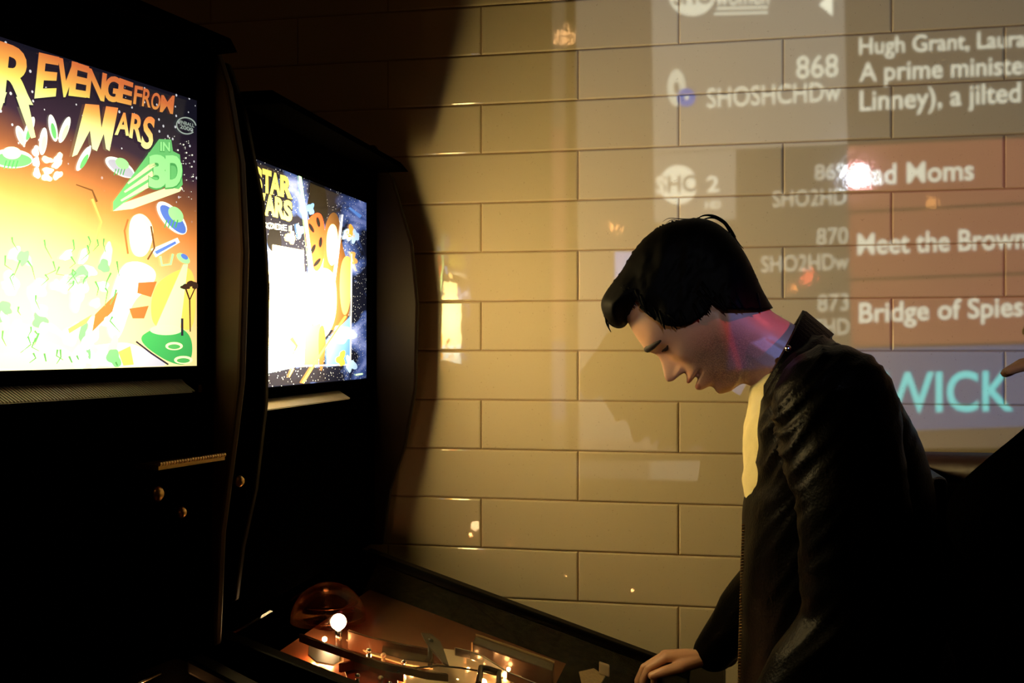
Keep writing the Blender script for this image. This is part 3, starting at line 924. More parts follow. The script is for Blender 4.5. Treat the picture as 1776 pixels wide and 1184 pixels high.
Q_t = pB('tan', (0.62, 0.32, 0.10), 0.8); Q_c = pB('cream', (0.95, 0.74, 0.36), 1.0); Q_bk = pB('black', (0.006, 0.006, 0.008), 0.2)
Q_o = pB('orange', (0.85, 0.40, 0.06), 0.9); Q_bl = pB('blue', (0.12, 0.28, 0.75), 0.9); Q_br = pB('brown', (0.16, 0.07, 0.025), 0.35); Q_ww = pB('white', (1, 0.88, 0.55), 1.0); Q_lb = pB('pale_blue', (0.45, 0.65, 0.95), 0.9)
aB.ell(550, 350, 18, 42, Q_bk, 1, wob=0.1, seed=1); aB.ell(476, 415, 12, 24, Q_bk, 1, wob=0.05, seed=2)
aB.line([(520, 303), (530, 380), (541, 470)], (5, 6), Q_g, 4); aB.line([(594, 372), (586, 440), (576, 512)], (3, 5), Q_b, 6)
aB.line([(525, 664), (560, 608), (600, 548)], (4, 3), Q_o, 6)
aB.poly([(528, 384), (556, 362), (565, 400), (563, 450), (548, 478), (534, 440)], Q_r, 2)
for k, (x, y) in enumerate(((540, 395), (552, 385), (556, 420), (543, 432), (550, 455))): aB.ell(x, y, 3, 9, Q_bk, 3, rot=0.3 * k - 0.5)
# plain robed shapes
aB.poly([(562, 395), (574, 366), (588, 372), (592, 420), (604, 460), (610, 560), (560, 580), (556, 500), (562, 450)], Q_br, 2)
aB.poly([(566, 405), (575, 385), (586, 395), (586, 440), (577, 465), (567, 450)], Q_c, 3)
aB.poly([(592, 450), (606, 440), (611, 470), (606, 540), (594, 550), (588, 500)], Q_t, 3)
aB.poly([(546, 470), (566, 462), (584, 480), (584, 560), (552, 600), (540, 540)], Q_c, 3)
aB.ell(548, 535, 12, 24, Q_ww, 4)
aB.poly([(530, 570), (556, 560), (552, 635), (528, 634)], Q_o, 4); aB.poly([(552, 570), (562, 560), (566, 600), (558, 650), (553, 630)], Q_br, 5)
aB.poly([(473, 424), (527, 434), (531, 600), (473, 604)], Q_ww, 3); aB.poly([(527, 470), (541, 480), (541, 600), (531, 600)], Q_c, 3); aB.poly([(452, 598), (530, 596), (524, 634), (452, 650)], Q_lb, 2); aB.poly([(452, 470), (474, 470), (474, 600), (452, 600)], Q_ww, 2)
aB.poly([(566, 590), (608, 548), (608, 632), (566, 636)], Q_bl, 3); aB.ell(596, 580, 18, 16, Q_lb, 4, wob=0.2, seed=4)
aB.line([(480, 636), (608, 632)], 2.5, Q_w, 5); aB.line([(608, 632), (610, 440)], 2, Q_w, 5); aB.line([(480, 636), (480, 590)], 2, Q_w, 5)
aB.ell(592, 622, 7, 13, Q_o, 6, wob=0.25, seed=6); aB.ell(608, 632, 8, 13, Q_lb, 6, wob=0.3, seed=8)
for k, (x, y, c) in enumerate(((608, 402, Q_o), (616, 410, Q_lb), (602, 408, Q_lb), (612, 448, Q_t), (538, 362, Q_bl), (520, 400, Q_bl), (505, 412, Q_c))):
    aB.ell(x, y, 7, 10, c, 4, wob=0.25, seed=20 + k)
aB.line([(606, 360), (626, 376)], (3, 6), Q_bl, 4); aB.line([(606, 436), (618, 470)], 2, Q_c, 4); aB.line([(617, 650), (629, 648)], 3, Q_g, 4)
for k, (x, y) in enumerate(((485, 620), (505, 600), (512, 622), (498, 640))): aB.line([(x, y - 14), (x + 10, y), (x + 3, y + 14)], (7, 2), (Q_t, Q_br, Q_c, Q_t)[k], 5)
aB.build('artwork', bgB)

# ------------------------------------------------------------------ playfields
M_wood = mat('dark_wood_playfield', (0.20, 0.07, 0.03), 0.3, coat=0.5, var=0.4, scale=12)
M_pcream = mat('cream_plastic', (0.75, 0.58, 0.38), 0.3, coat=0.3)
M_pred = mat('red_plastic', (0.35, 0.03, 0.015), 0.25, coat=0.3)
M_pbrown = mat('brown_plastic', (0.13, 0.055, 0.03), 0.25, coat=0.4)
M_pdark = mat('dark_plastic', (0.02, 0.014, 0.012), 0.3, coat=0.3)
M_bulb = glow('bulb_glow', (1.0, 0.62, 0.30), 30.0)
M_warm = glow('warm_bulb', (1.0, 0.42, 0.13), 85.0)
def clear_mat(name, tint, fac, rough=0.08):
    m = bpy.data.materials.new(name); m.use_nodes = True
    nt = m.node_tree; nt.nodes.remove(nt.nodes['Principled BSDF'])
    out = nt.nodes['Material Output']
    tr = nt.nodes.new('ShaderNodeBsdfTransparent'); tr.inputs[0].default_value = (*tint, 1)
    gl = nt.nodes.new('ShaderNodeBsdfGlossy'); gl.inputs['Roughness'].default_value = rough
    lw = nt.nodes.new('ShaderNodeFresnel'); lw.inputs[0].default_value = 1.45
    nz = nt.nodes.new('ShaderNodeTexNoise'); nz.inputs['Scale'].default_value = 40
    mx = nt.nodes.new('ShaderNodeMixShader')
    nt.links.new(math_n(nt, 'MULTIPLY', lw.outputs[0], math_n(nt, 'ADD', math_n(nt, 'MULTIPLY', nz.outputs['Fac'], 0.1), fac)), mx.inputs[0])
    nt.links.new(tr.outputs[0], mx.inputs[1]); nt.links.new(gl.outputs[0], mx.inputs[2])
    nt.links.new(mx.outputs[0], out.inputs[0])
    return m
M_glass = clear_mat('playfield_glass', (0.96, 0.97, 0.96), 0.0, 0.03)
M_clear = clear_mat('clear_plastic', (0.90, 0.80, 0.72), 0.9, 0.06)
M_reflectiondome = clear_mat('reflection_dome', (0.85, 0.55, 0.35), 0.6, 0.15)
def dome_body():
    nt = M_reflectiondome.node_tree; out = nt.nodes['Material Output']
    old = out.inputs[0].links[0].from_socket
    tl = nt.nodes.new('ShaderNodeBsdfTranslucent'); tl.inputs[0].default_value = (0.55, 0.16, 0.04, 1)
    mx = nt.nodes.new('ShaderNodeMixShader'); mx.inputs[0].default_value = 0.13
    nt.links.new(old, mx.inputs[1]); nt.links.new(tl.outputs[0], mx.inputs[2]); nt.links.new(mx.outputs[0], out.inputs[0])
dome_body()

def deck_matrix():
    s = math.atan(0.318)
    return Matrix.Rotation(s, 4, 'Y')
DR = deck_matrix()

def deck_parts(M, yf, yn, length):
    slope = 0.318
    zt = lambda x, dz: 1.053 - slope * x + dz
    r = M.root
    mb = MB(); mb.prism([(0.02, zt(0.02, -0.075)), (length - 0.03, zt(length - 0.03, -0.075)), (length - 0.03, zt(length - 0.03, -0.09)), (0.02, zt(0.02, -0.09))],
                        lambda a, b: (a, yn + 0.003, b), lambda a, b: (a, yf - 0.003, b))
    pf = mb.build('playfield', M_wood, r)
    mb = MB(); mb.prism([(0.016, zt(0.016, -0.006)), (length - 0.04, zt(length - 0.04, -0.006)), (length - 0.04, zt(length - 0.04, -0.010)), (0.016, zt(0.016, -0.010))],
                        lambda a, b: (a, yn + 0.002, b), lambda a, b: (a, yf - 0.002, b))
    mb.build('playfield_glass', M_glass, r)
    return pf

pfA = deck_parts(MA, -0.03, -0.61, 0.72)
pfB = deck_parts(MBm, yfB, ynB, 0.68)
D = lambda px, py, dz=-0.07: MBm.deck(px, py, dz)
PZ = -0.074                                    # playfield surface below the rail line

def plastic(pts, z, th, m, name, M=MBm, parent=None, smooth=False):
    P = [M.deck(x, y, z) for x, y in pts]
    mb = MB(); n = len(P)
    vs = P + [p - Vector((0, 0, th)) for p in P]
    tris = tessellate_polygon([[Vector((x, y, 0)) for x, y in pts]])
    fs = [tuple(t) for t in tris] + [tuple(i + n for i in t)[::-1] for t in tris] + [(i, (i + 1) % n, (i + 1) % n + n, i + n) for i in range(n)]
    mb.add(vs, fs)
    return mb.build(name, m, parent or pfB, bevel=0.0008)

def post(px, py, ztop, rad=0.004, m=None, name='post'):
    p = D(px, py, ztop); base = Vector((p.x, p.y, 1.053 - 0.318 * p.x + PZ))
    mb = MB(); mb.tube([base, p], rad, 10); mb.ball(p, rad * 1.5, 10)
    return mb.build(name, m or M_chrome, pfB, smooth=True)

def lamp(px, py, z, rad, m, name='bulb'):
    p = D(px, py, z); base = Vector((p.x, p.y, 1.053 - 0.318 * p.x + PZ))
    mb = MB(); mb.ball(p, rad, 20)
    if (p - base).length > rad: mb.tube([base, p - Vector((0, 0, rad * .8))], rad * .45, 10, 1)
    return mb.build(name, [m, M_chrome], pfB, smooth=True)

def strip(pts, z, wd_, hgt, m, name):
    """upright strip standing along a line of deck points"""
    P = [D(x, y, z) for x, y in pts]
    mb = MB()
    rings = []
    for i, p in enumerate(P):
        a = P[max(0, i - 1)]; b = P[min(len(P) - 1, i + 1)]
        t = (b - a).normalized(); s = Vector((t.y, -t.x, 0)).normalized() * wd_ / 2
        rings.append([p - s, p + s, p + s - Vector((0, 0, hgt)), p - s - Vector((0, 0, hgt))])
    mb.rings(rings)
    return mb.build(name, m, pfB, bevel=0.001)

# glowing globe; amber dome shape added to stand for a reflected glow
lamp(587, 1078, -0.035, 0.0132, M_bulb, 'globe_bulb')
dp = D(594, 1085, PZ)
mb = MB()
prof = [(0.066 * math.cos(t), 0.066 * math.sin(t)) for t in [0.0, .2, .4, .6, .8, 1.0, 1.2, 1.4, 1.55]]
mb.lathe(prof, 36, Matrix.Translation(dp + Vector((-0.03, 0.01, 0.006))))
mb.build('reflection_dome', M_reflectiondome, pfB, smooth=True)
for k in (0, 2):  # streaks of the reflected glow, built as thin arcs
    q = dp + Vector((-0.03, 0.01, 0.012 + 0.012 * k)); rr = 0.0605 * math.sqrt(max(0.05, 1 - ((0.006 + 0.012 * k) / 0.058) ** 2))
    MB().tube([q + Vector((rr * math.cos(t), rr * math.sin(t), 0)) for t in np.linspace(-2.0, 1.2, 20)], 0.0007, 6).build('reflection_streak', M_chrome, pfB, smooth=True)
for (x, y, z, rd) in ((563, 1108, -0.066, 0.0042), (551, 1138, -0.066, 0.007), (578, 1136, -0.066, 0.006), (640, 1137, -0.060, 0.004), (632, 1160, -0.06, 0.004), (712, 1176, -0.066, 0.008),
        (612, 1180, -0.066, 0.004), (868, 1180, -0.066, 0.006), (882, 1160, -0.05, 0.0035), (870, 1166, -0.05, 0.0045), (740, 1182, -0.066, 0.006), (792, 1183, -0.066, 0.006), (838, 1183, -0.06, 0.006), (690, 1140, -0.066, 0.004), (812, 1160, -0.06, 0.003), (820, 1140, -0.066, 0.004)):
    lamp(x, y, z, rd, M_warm)
# lane guides
strip([(520, 1098), (545, 1108), (580, 1120), (620, 1134), (665, 1148), (705, 1156), (740, 1164), (776, 1168)], -0.028, 0.008, 0.012, M_pbrown, 'lane_guide')
strip([(604, 1092), (640, 1104), (690, 1115), (740, 1124), (765, 1128)], -0.040, 0.010, 0.03, M_pbrown, 'lane_guide')
strip([(590, 1150), (612, 1144), (640, 1146), (668, 1158), (700, 1166)], -0.04, 0.006, 0.014, M_pred, 'lane_guide')
plastic([(536, 1118), (560, 1122), (585, 1130), (596, 1144), (580, 1152), (548, 1146), (534, 1134)], -0.058, 0.003, M_pcream, 'lane_plastic')
plastic([(596, 1158), (625, 1150), (660, 1162), (690, 1174), (690, 1190), (640, 1200), (605, 1184)], -0.055, 0.003, M_pred, 'red_plastic')
plastic([(600, 1108), (660, 1116), (740, 1130), (770, 1142), (760, 1160), (700, 1150), (640, 1132)], -0.062, 0.003, M_pcream, 'lane_plastic')
plastic([(770, 1124), (800, 1128), (840, 1142), (862, 1156), (905, 1172), (900, 1200), (700, 1200), (705, 1168), (750, 1160)], -0.060, 0.003, M_pcream, 'lane_plastic')
plastic([(752, 1128), (752, 1148), (700, 1142), (662, 1130), (664, 1118)], -0.045, 0.002, M_clear, 'clear_plastic')
# pointed leaf shaped plastic
plastic([(730, 1096), (748, 1098), (764, 1112), (772, 1132), (779, 1154), (768, 1148), (752, 1130), (738, 1112)], -0.018, 0.003, M_pdark, 'pointed_plastic')
post(746, 1112, -0.020, 0.004, M_pdark)
# wire form
MB().tube([D(x, y, -0.035) for x, y in ((690, 1164), (720, 1158), (760, 1154), (800, 1158), (835, 1164), (868, 1172))], 0.0016, 8).build('wire_form', M_pdark, pfB, smooth=True)
# dark bracket gate
mb = MB()
pts = [(830, 1186), (834, 1158), (848, 1160), (866, 1166), (864, 1190)]
P = [D(x, y, -0.02) for x, y in pts]
mb.tube(P, 0.0055, 8); mb.build('gate_bracket', M_pdark, pfB)
# curved outer rail with a shine
strip([(788, 1122), (815, 1128), (840, 1138), (862, 1152), (880, 1164), (910, 1176), (935, 1186)], -0.030, 0.004, 0.014, M_chrome, 'ball_rail')
# smoked box at the side of the lane
c = [D(822, 1120, -0.045), D(960, 1168, -0.045)]
v = (c[1] - c[0]); L = v.length; t = v.normalized(); ang = Matrix((t, t.cross(Vector((0, 0, 1))).normalized() * -1, Vector((0, 0, 1)))).transposed()
mb = MB(); mb.box((c[0] + c[1]) / 2 + Vector((0, 0, -0.012)), (L, 0.05, 0.05), 0, ang)
mb.build('smoked_box', mat('smoked_plastic', (0.035, 0.018, 0.012), 0.25, coat=0.4), pfB, bevel=0.003)
mb = MB(); mb.box((c[0] + c[1]) / 2 + Vector((0, 0, 0.014)) + ang @ Vector((0, 0.024, 0)), (L, 0.003, 0.003), 0, ang)
mb.box(c[0] + Vector((0, 0, -0.010)) + ang @ Vector((0, -0.024, 0)), (0.003, 0.003, 0.046), 0, ang)
mb.build('box_edge', mat('tan_edge', (0.5, 0.33, 0.16), 0.35), pfB)
xa = D(975, 1160, -0.05).x
mb = MB(); zt_ = lambda x, dz: 1.053 - 0.318 * x + dz
mb.prism([(xa, zt_(xa, -0.052)), (0.64, zt_(0.64, -0.052)), (0.64, zt_(0.64, -0.073)), (xa, zt_(xa, -0.073))], lambda a, b: (a, ynB + 0.005, b), lambda a, b: (a, yfB - 0.005, b))
mb.build('apron', M_black, pfB, bevel=0.002)
# cream block, bits and the flippers near the player
p = D(1048, 1160, -0.04); MB().box(p, (0.02, 0.014, 0.02), 0, ang).build('cream_block', mat('cream_block', (0.55, 0.45, 0.32), 0.4), pfB, bevel=0.002)
p = D(925, 1146, -0.045); MB().box(p, (0.012, 0.012, 0.016), 0, ang).build('red_target', M_pred, pfB, bevel=0.002)
plastic([(1004, 1164), (1030, 1158), (1050, 1172), (1040, 1188), (1010, 1190)], -0.05, 0.004, mat('tan_plastic', (0.4, 0.28, 0.15), 0.4, var=0.5, scale=200), 'apron_plastic')
lamp(1020, 1192, -0.02, 0.003, M_warm)
for k, (x, y) in enumerate(((640, 1128), (665, 1136), (700, 1148), (592, 1130), (620, 1172), (660, 1176), (676, 1186), (806, 1134), (846, 1150), (886, 1176), (900, 1182))):
    post(x, y, -0.045, 0.003, (M_chrome, M_pcream)[k % 2])
for s in (-1, 1):
    y0 = (yfB + ynB) / 2 + s * 0.10
    zz = lambda x: 1.053 - 0.318 * x + PZ + 0.012
    mb = MB(); mb.tube([(0.50, y0, zz(0.50)), (0.545, y0 - s * 0.07, zz(0.545))], [0.011, 0.006], 14, rounded=True)
    mb.build('flipper', M_pcream, pfB, smooth=True)
# near machine: one shining wire and a post glimpsed at the bottom edge
a = MA.deck(246, 1181, -0.03); b = MA.deck(277, 1166, -0.03)
MB().tube([a + (a - b) * 1.0, a, b], 0.0028, 8).build('wire_form', mat('pale_wire', (0.8, 0.8, 0.6), 0.25, metal=1.0), pfA, smooth=True)
p = MA.deck(300, 1150, -0.04)
a0 = MA.deck(262, 1174, -0.045)
MB().ball(a0 + Vector((0.03, -0.02, -0.02)), 0.007, 14).build('bulb', M_warm, pfA, smooth=True)

# ------------------------------------------------------------------ people
M_skin = mat('skin', (0.62, 0.36, 0.24), 0.42, var=0.08, scale=60, bump=0.05, sss=0.12)
M_hair = mat('black_hair', (0.0010, 0.0008, 0.0007), 0.6, spec=0.05, var=0.3, scale=120)
M_leather = mat('black_leather', (0.0008, 0.0007, 0.0008), 0.38, spec=0.035, bump=0.2, scale=60, bscale=240)
M_coat = mat('black_wool', (0.0008, 0.0007, 0.0007), 0.9, spec=0.0)
M_shirt = mat('cream_cotton', (0.80, 0.70, 0.36), 0.9, bump=0.1, scale=40, bscale=500)
M_jeans = mat('dark_denim', (0.006, 0.006, 0.009), 0.85, spec=0.1)
M_shoe = mat('black_shoe', (0.004, 0.004, 0.004), 0.5, spec=0.2)
M_eye = mat('eye_white', (0.6, 0.55, 0.5), 0.2)
M_lash = mat('brow_hair_and_shade', (0.012, 0.008, 0.006), 0.7)
M_lip = mat('lip', (0.42, 0.17, 0.13), 0.4)

def interp(tab, a):
    t = sorted(tab)
    xs = [q[0] for q in t]
    # monotone smooth interpolation
    if a <= xs[0]: return t[0][1]
    if a >= xs[-1]: return t[-1][1]
    for i in range(len(t) - 1):
        if xs[i] <= a <= xs[i + 1]:
            h = xs[i + 1] - xs[i]; u = (a - xs[i]) / h
            def slope(j):
                if j <= 0 or j >= len(t) - 1: 
                    j0 = max(0, min(len(t) - 2, j)); return (t[j0 + 1][1] - t[j0][1]) / (t[j0 + 1][0] - t[j0][0])
                s0 = (t[j][1] - t[j - 1][1]) / (t[j][0] - t[j - 1][0]); s1 = (t[j + 1][1] - t[j][1]) / (t[j + 1][0] - t[j][0])
                return 0 if s0 * s1 <= 0 else 2 * s0 * s1 / (s0 + s1)
            m0, m1 = slope(i) * h, slope(i + 1) * h
            y0, y1 = t[i][1], t[i + 1][1]
            return (2 * u ** 3 - 3 * u * u + 1) * y0 + (u ** 3 - 2 * u * u + u) * m0 + (-2 * u ** 3 + 3 * u * u) * y1 + (u ** 3 - u * u) * m1

# head tables in units of 0.853 mm, frame: a = up the face, b = forward, l = to the side
H_B = [(-150, 84), (-130, 85), (-100, 87), (-93, 90), (-88, 98), (-84, 108), (-79, 115), (-72, 119.5), (-66, 121), (-56, 120.5), (-48, 121), (-30, 122.5), (-10, 121.5), (5, 119), (20, 117), (38, 117.5), (50, 119.5), (58, 121.5), (68, 124.5), (80, 125), (95, 120), (112, 112), (136, 97), (152, 82), (165, 64), (174, 46), (180, 28)]
H_K = [(-150, -42), (-130, -42), (-100, -42), (-80, -42), (-60, -45), (-30, -64), (0, -86), (30, -102), (60, -104), (90, -97), (120, -80), (150, -48), (165, -22), (174, 0), (180, 14)]
H_W = [(-150, 60), (-130, 60), (-100, 60), (-90, 60), (-80, 61), (-60, 65), (-30, 71), (0, 77), (30, 81), (60, 83.5), (90, 84), (120, 78), (150, 58), (165, 40), (174, 24), (180, 8)]
H_P = [(-150, 2.0), (-100, 2.0), (-88, 1.75), (-72, 1.55), (-40, 1.75), (0, 2.0), (40, 2.25), (80, 2.35), (120, 2.2), (180, 2.0)]
NOSE = [(1, 0), (4, 7), (7, 15), (10, 25), (14, 31), (19, 34.5), (24, 33), (30, 27.5), (38, 19.5), (46, 11.5), (54, 5), (62, 1.0), (70, 0)]
NOSEW = [(0, 14), (8, 12), (18, 11), (30, 10), (45, 8.5), (70, 9)]
LIPS = [(-62, 1.0), (-54, 0.5), (-47.7, 1.5), (-43, 7), (-38, 12), (-31, 14.2), (-26, 11.5), (-24, 3.5), (-20.5, -4), (-17.5, 3.5), (-16, 11), (-12, 14.5), (-7, 9), (-2, 5), (4, 2.5), (8, 0)]

def head_point(a, s):
    """s in [-1, 1]: round the section, 0 = front middle line, +-1 = back middle line"""
    B, K, Wd, P = interp(H_B, a), interp(H_K, a), interp(H_W, a), interp(H_P, a)
    c = 6.0
    if B < c + 20: c = (B + K) / 2
    ph = s * PI
    l = Wd * math.sin(ph)
    if abs(ph) <= PI / 2:
        q = max(0.0, 1 - abs(math.sin(ph)) ** P) ** (1 / P)
        b = c + (B - c) * q
    else:
        q = max(0.0, 1 - abs(math.sin(ph)) ** 2.1) ** (1 / 2.1)
        b = c - (c - K) * q
    # the neck sits in behind the jaw line
    sj = (a - 10) * -0.66 + (b + 2) * -0.75
    if a < 20:
        tj = max(0.0, min(1.0, (sj + 3) / 11)); tj = tj * tj * (3 - 2 * tj)
        fade = max(0.0, min(1.0, (20 - a) / 25))
        l *= (1 - 0.13 * tj * fade) * (1 + 0.035 * math.exp(-((sj + 10) / 12) ** 2) * fade)
    if abs(ph) < PI / 2:
        al = abs(l)
        g = lambda x, m, sd: math.exp(-((x - m) / sd) ** 2)
        if 0 <= a <= 70:
            n = interp(NOSE, a) * 1.08; w = interp(NOSEW, a)
            b += n * math.exp(-(al / w) ** 2.4)
            b += 9.5 * g(al, 13.5, 6.5) * g(a, 10.5, 7.0)          # nostril wings
        if a < 8 and a > -2: b -= 6 * g(al, 7, 3.2) * g(a, 3.5, 3.5)   # nostrils
        if -62 <= a <= 8:
            lw = 22 if a > -19 else 20
            b += interp(LIPS, a) * 1.2 * math.exp(-(al / (lw + 3)) ** 3)
            b -= 8.0 * g(a, -20.0, 3.4) * g(al, 14, 13)              # mouth line
            b -= 4 * g(a, -19.5, 5) * g(al, 29, 6)                   # corner
        b -= 13.5 * g(a, 52, 12) * g(al, 32, 16)                     # eye hollow
        b += 7.0 * g(a, 50, 8.5) * g(al, 33, 11)                     # lids over the eye
        b -= 3.0 * g(a, 45.5, 1.6) * g(al, 33, 10)                   # lid crease
        b += 4.5 * g(a, 73, 8) * g(al, 32, 22)                       # brow
        b += 6.0 * g(a, 20, 16) * g(al, 50, 15)                      # cheekbone
        b -= 3.0 * g(a, -20, 18) * g(al, 48, 14)
        b += 5.0 * g(a, -67, 9) * g(al, 0, 17)                       # chin
    return a, b, l

class Frame:
    def __init__(self, O, A, B, L, k):
        self.O, self.A, self.B, self.L, self.k = O, A, B, L, k
    def p(self, a, b, l):
        return self.O + (self.A * a + self.B * b + self.L * l) * self.k

def head_mesh(mb, fr, a0=-150, na=230, ns=200):
    rings = []
    # finer sampling of the face height range
    aa = sorted(set(list(np.linspace(a0, -95, 12)) + list(np.linspace(-95, 80, int(na * .7))) + list(np.linspace(80, 179.5, int(na * .25)))))
    ss = []
    for i in range(ns):
        t = -1 + 2 * i / ns
        ss.append(0.55 * t + 0.45 * t ** 3)     # denser at the front
    for a in aa:
        rings.append([fr.p(*head_point(a, s)) for s in ss])
    mb.rings(rings)
    # ears
    for sd in (-1, 1):
        c = []
        for (da, db, ll, ra, rb) in ((32, 0, 69, 27, 15),):
            for (off, sc) in ((0, .75), (5, 1.0), (10, 1.05), (13, .9), (14, .7)):
                ring = []
                for k in range(24):
                    t = 2 * PI * k / 24
                    lobe = 1.0 - 0.28 * max(0, -math.sin(t))
                    x, y = rb * sc * math.cos(t) * lobe, ra * sc * math.sin(t)
                    ring.append(fr.p(da + y + x * .25, db + x - y * .22 - off * .4, sd * (ll + off)))
                c.append(ring)
        mb.rings(c)

def limb(mb, pts, rad, seg=18):
    mb.tube(pts, rad, seg, rounded=True)

def hand(mb, wrist, fwd, up, side, k=1.0, curl=0.5, spread=0.12, thumb_out=1.0, curls=None):
    """fwd = to the fingertips, up = back of the hand, side = toward the thumb"""
    f, u, s = fwd.normalized(), up.normalized(), side.normalized()
    pl = 0.088 * k
    # palm as a flat bundle of metacarpals
    roots = []
    for i, q in enumerate((0.031, 0.011, -0.010, -0.030)):
        r0 = wrist + s * q * k * .72 + f * 0.008 * k
        r1 = wrist + s * q * k + f * (pl - 0.006 * abs(i - 1) * k) + u * (0.004 - 0.003 * abs(i - 1.5)) * k
        mb.tube([r0, (r0 + r1) / 2, r1], [0.0125 * k, 0.0125 * k, 0.0108 * k], 14, rounded=True)
        roots.append(r1)
    mb.tube([wrist - f * 0.03 * k, wrist + f * 0.01 * k], [0.024 * k, 0.024 * k], 16, rounded=True)
    lens = ((0.044, 0.026, 0.021), (0.049, 0.030, 0.022), (0.045, 0.028, 0.021), (0.035, 0.021, 0.019))
    for i in range(4):
        c = (curls[i] if curls else curl)
        a = 0.0; p = roots[i]
        pts = [p - f * 0.012 * k, p]
        ang = spread * (1.5 - i) * .6
        ff = (f * math.cos(ang) + s * math.sin(ang)).normalized()
        for j, L in enumerate(lens[i]):
            a += c * (0.9, 1.0, 0.7)[j]
            p = p + (ff * math.cos(a) - u * math.sin(a)) * L * k
            pts.append(p)
        mb.tube(pts, [0.0098 * k, 0.0096 * k, 0.0086 * k, 0.0078 * k, 0.0066 * k], 12, rounded=True)
    t0 = wrist + s * 0.022 * k + f * 0.018 * k - u * 0.006 * k
    td = (f * 0.72 + s * 0.75 * thumb_out - u * 0.25).normalized()
    t1 = t0 + td * 0.042 * k
    td2 = (f * 0.9 + s * 0.32 * thumb_out - u * 0.22).normalized()
    t2 = t1 + td2 * 0.034 * k
    t3 = t2 + (f * 0.96 + s * 0.05 - u * 0.3).normalized() * 0.026 * k
    mb.tube([t0, t1, t2, t3], [0.0155 * k, 0.0118 * k, 0.0100 * k, 0.0082 * k], 14, rounded=True)
    return t3

def hair_block(fr, to_ab, outer, inner, wmax, Dd, parent, name='hair', lump=3.0, seed=0):
    """a head of hair as a closed volume filling a side outline; thick at the middle, rounded to its outer edge"""
    def resample(pts, step, closed=False):
        out = []
        n = len(pts)
        for i in range(n - 1):
            a, b = Vector(pts[i]), Vector(pts[i + 1])
            m = max(1, int((b - a).length / step))
            for j in range(m): out.append(a + (b - a) * j / m)
        out.append(Vector(pts[-1]))
        return out
    def smooth_line(pts, it=2):
        for _ in range(it):
            q = [pts[0]]
            for a, b in zip(pts[:-1], pts[1:]):
                a, b = Vector(a), Vector(b); q += [a * .75 + b * .25, a * .25 + b * .75]
            q.append(Vector(pts[-1])); pts = q
        return [tuple(p) for p in pts]
    O_ = resample(smooth_line([to_ab(*p) for p in outer]), 4)
    I_ = resample(smooth_line([to_ab(*p) for p in inner], 1), 4)
    loop = O_[:-1] + I_[:-1]
    nO = len(O_)
    arr = np.array([(p.x, p.y) for p in loop]); oarr = np.array([(p.x, p.y) for p in O_])
    x0, y0 = arr.min(0); x1, y1 = arr.max(0)
    def inside(x, y):
        c = False; n = len(arr); j = n - 1
        for i in range(n):
            if (arr[i, 1] > y) != (arr[j, 1] > y) and x < (arr[j, 0] - arr[i, 0]) * (y - arr[i, 1]) / (arr[j, 1] - arr[i, 1]) + arr[i, 0]: c = not c
            j = i
        return c
    pts = [Vector((p[0], p[1])) for p in arr]
    nb = len(pts)
    g = 4.5
    yy = y0
    while yy < y1:
        xx = x0 + (g / 2 if int((yy - y0) / g) % 2 else 0)
        while xx < x1:
            if inside(xx, yy) and np.min(np.hypot(arr[:, 0] - xx, arr[:, 1] - yy)) > 2.2: pts.append(Vector((xx, yy)))
            xx += g
        yy += g
    vs, es, fs, *_ = delaunay_2d_cdt(pts, [(i, (i + 1) % nb) for i in range(nb)], [], 1, 1e-5)
    def half(v):
        d = float(np.min(np.hypot(oarr[:, 0] - v.x, oarr[:, 1] - v.y)))
        q = min(1.0, d / Dd)
        w = wmax * math.sqrt(max(0.0, 1 - (1 - q) ** 2))
        fl = mnoise.noise(Vector((v.x * .045 + v.y * .02, v.y * .015, seed))) * lump * q ** .5 * 2 + mnoise.noise(Vector((v.x * .16, v.y * .05, seed + 4))) * lump * q ** .5
        return w + fl
    V, idx = [], {}
    for sgn in (1, -1):
        for i, v in enumerate(vs):
            h = half(v)
            if h < 0.6 and sgn == -1: idx[(i, -1)] = idx[(i, 1)]; continue
            idx[(i, sgn)] = len(V)
            V.append(fr.p(v.x, v.y, sgn * max(h, 0)))
    Fc = []
    for f in fs:
        Fc.append(tuple(idx[(i, 1)] for i in f)); 
        b = tuple(idx[(i, -1)] for i in f[::-1])
        if set(b) != set(Fc[-1]): Fc.append(b)
    from collections import Counter
    ec = Counter()
    for f in fs:
        for a, b in zip(f, list(f[1:]) + [f[0]]): ec[tuple(sorted((a, b)))] += 1
    for (a, b), n in ec.items():
        if n == 1:
            q = [idx[(a, 1)], idx[(b, 1)], idx[(b, -1)], idx[(a, -1)]]
            q2 = []
            for t in q:
                if t not in q2: q2.append(t)
            if len(q2) >= 3: Fc.append(tuple(q2))
    mb = MB(); mb.add(V, Fc)
    return mb, half

def superring(c, fdir, ldir, hf, hb, w, p=2.3, n=56):
    ring = []
    for k in range(n):
        t = 2 * PI * k / n
        x, y = math.cos(t), math.sin(t)
        rx = math.copysign(abs(x) ** (2 / p), x); ry = math.copysign(abs(y) ** (2 / p), y)
        ring.append(c + fdir * (rx * (hf if x > 0 else hb)) + ldir * ry * w)
    return ring

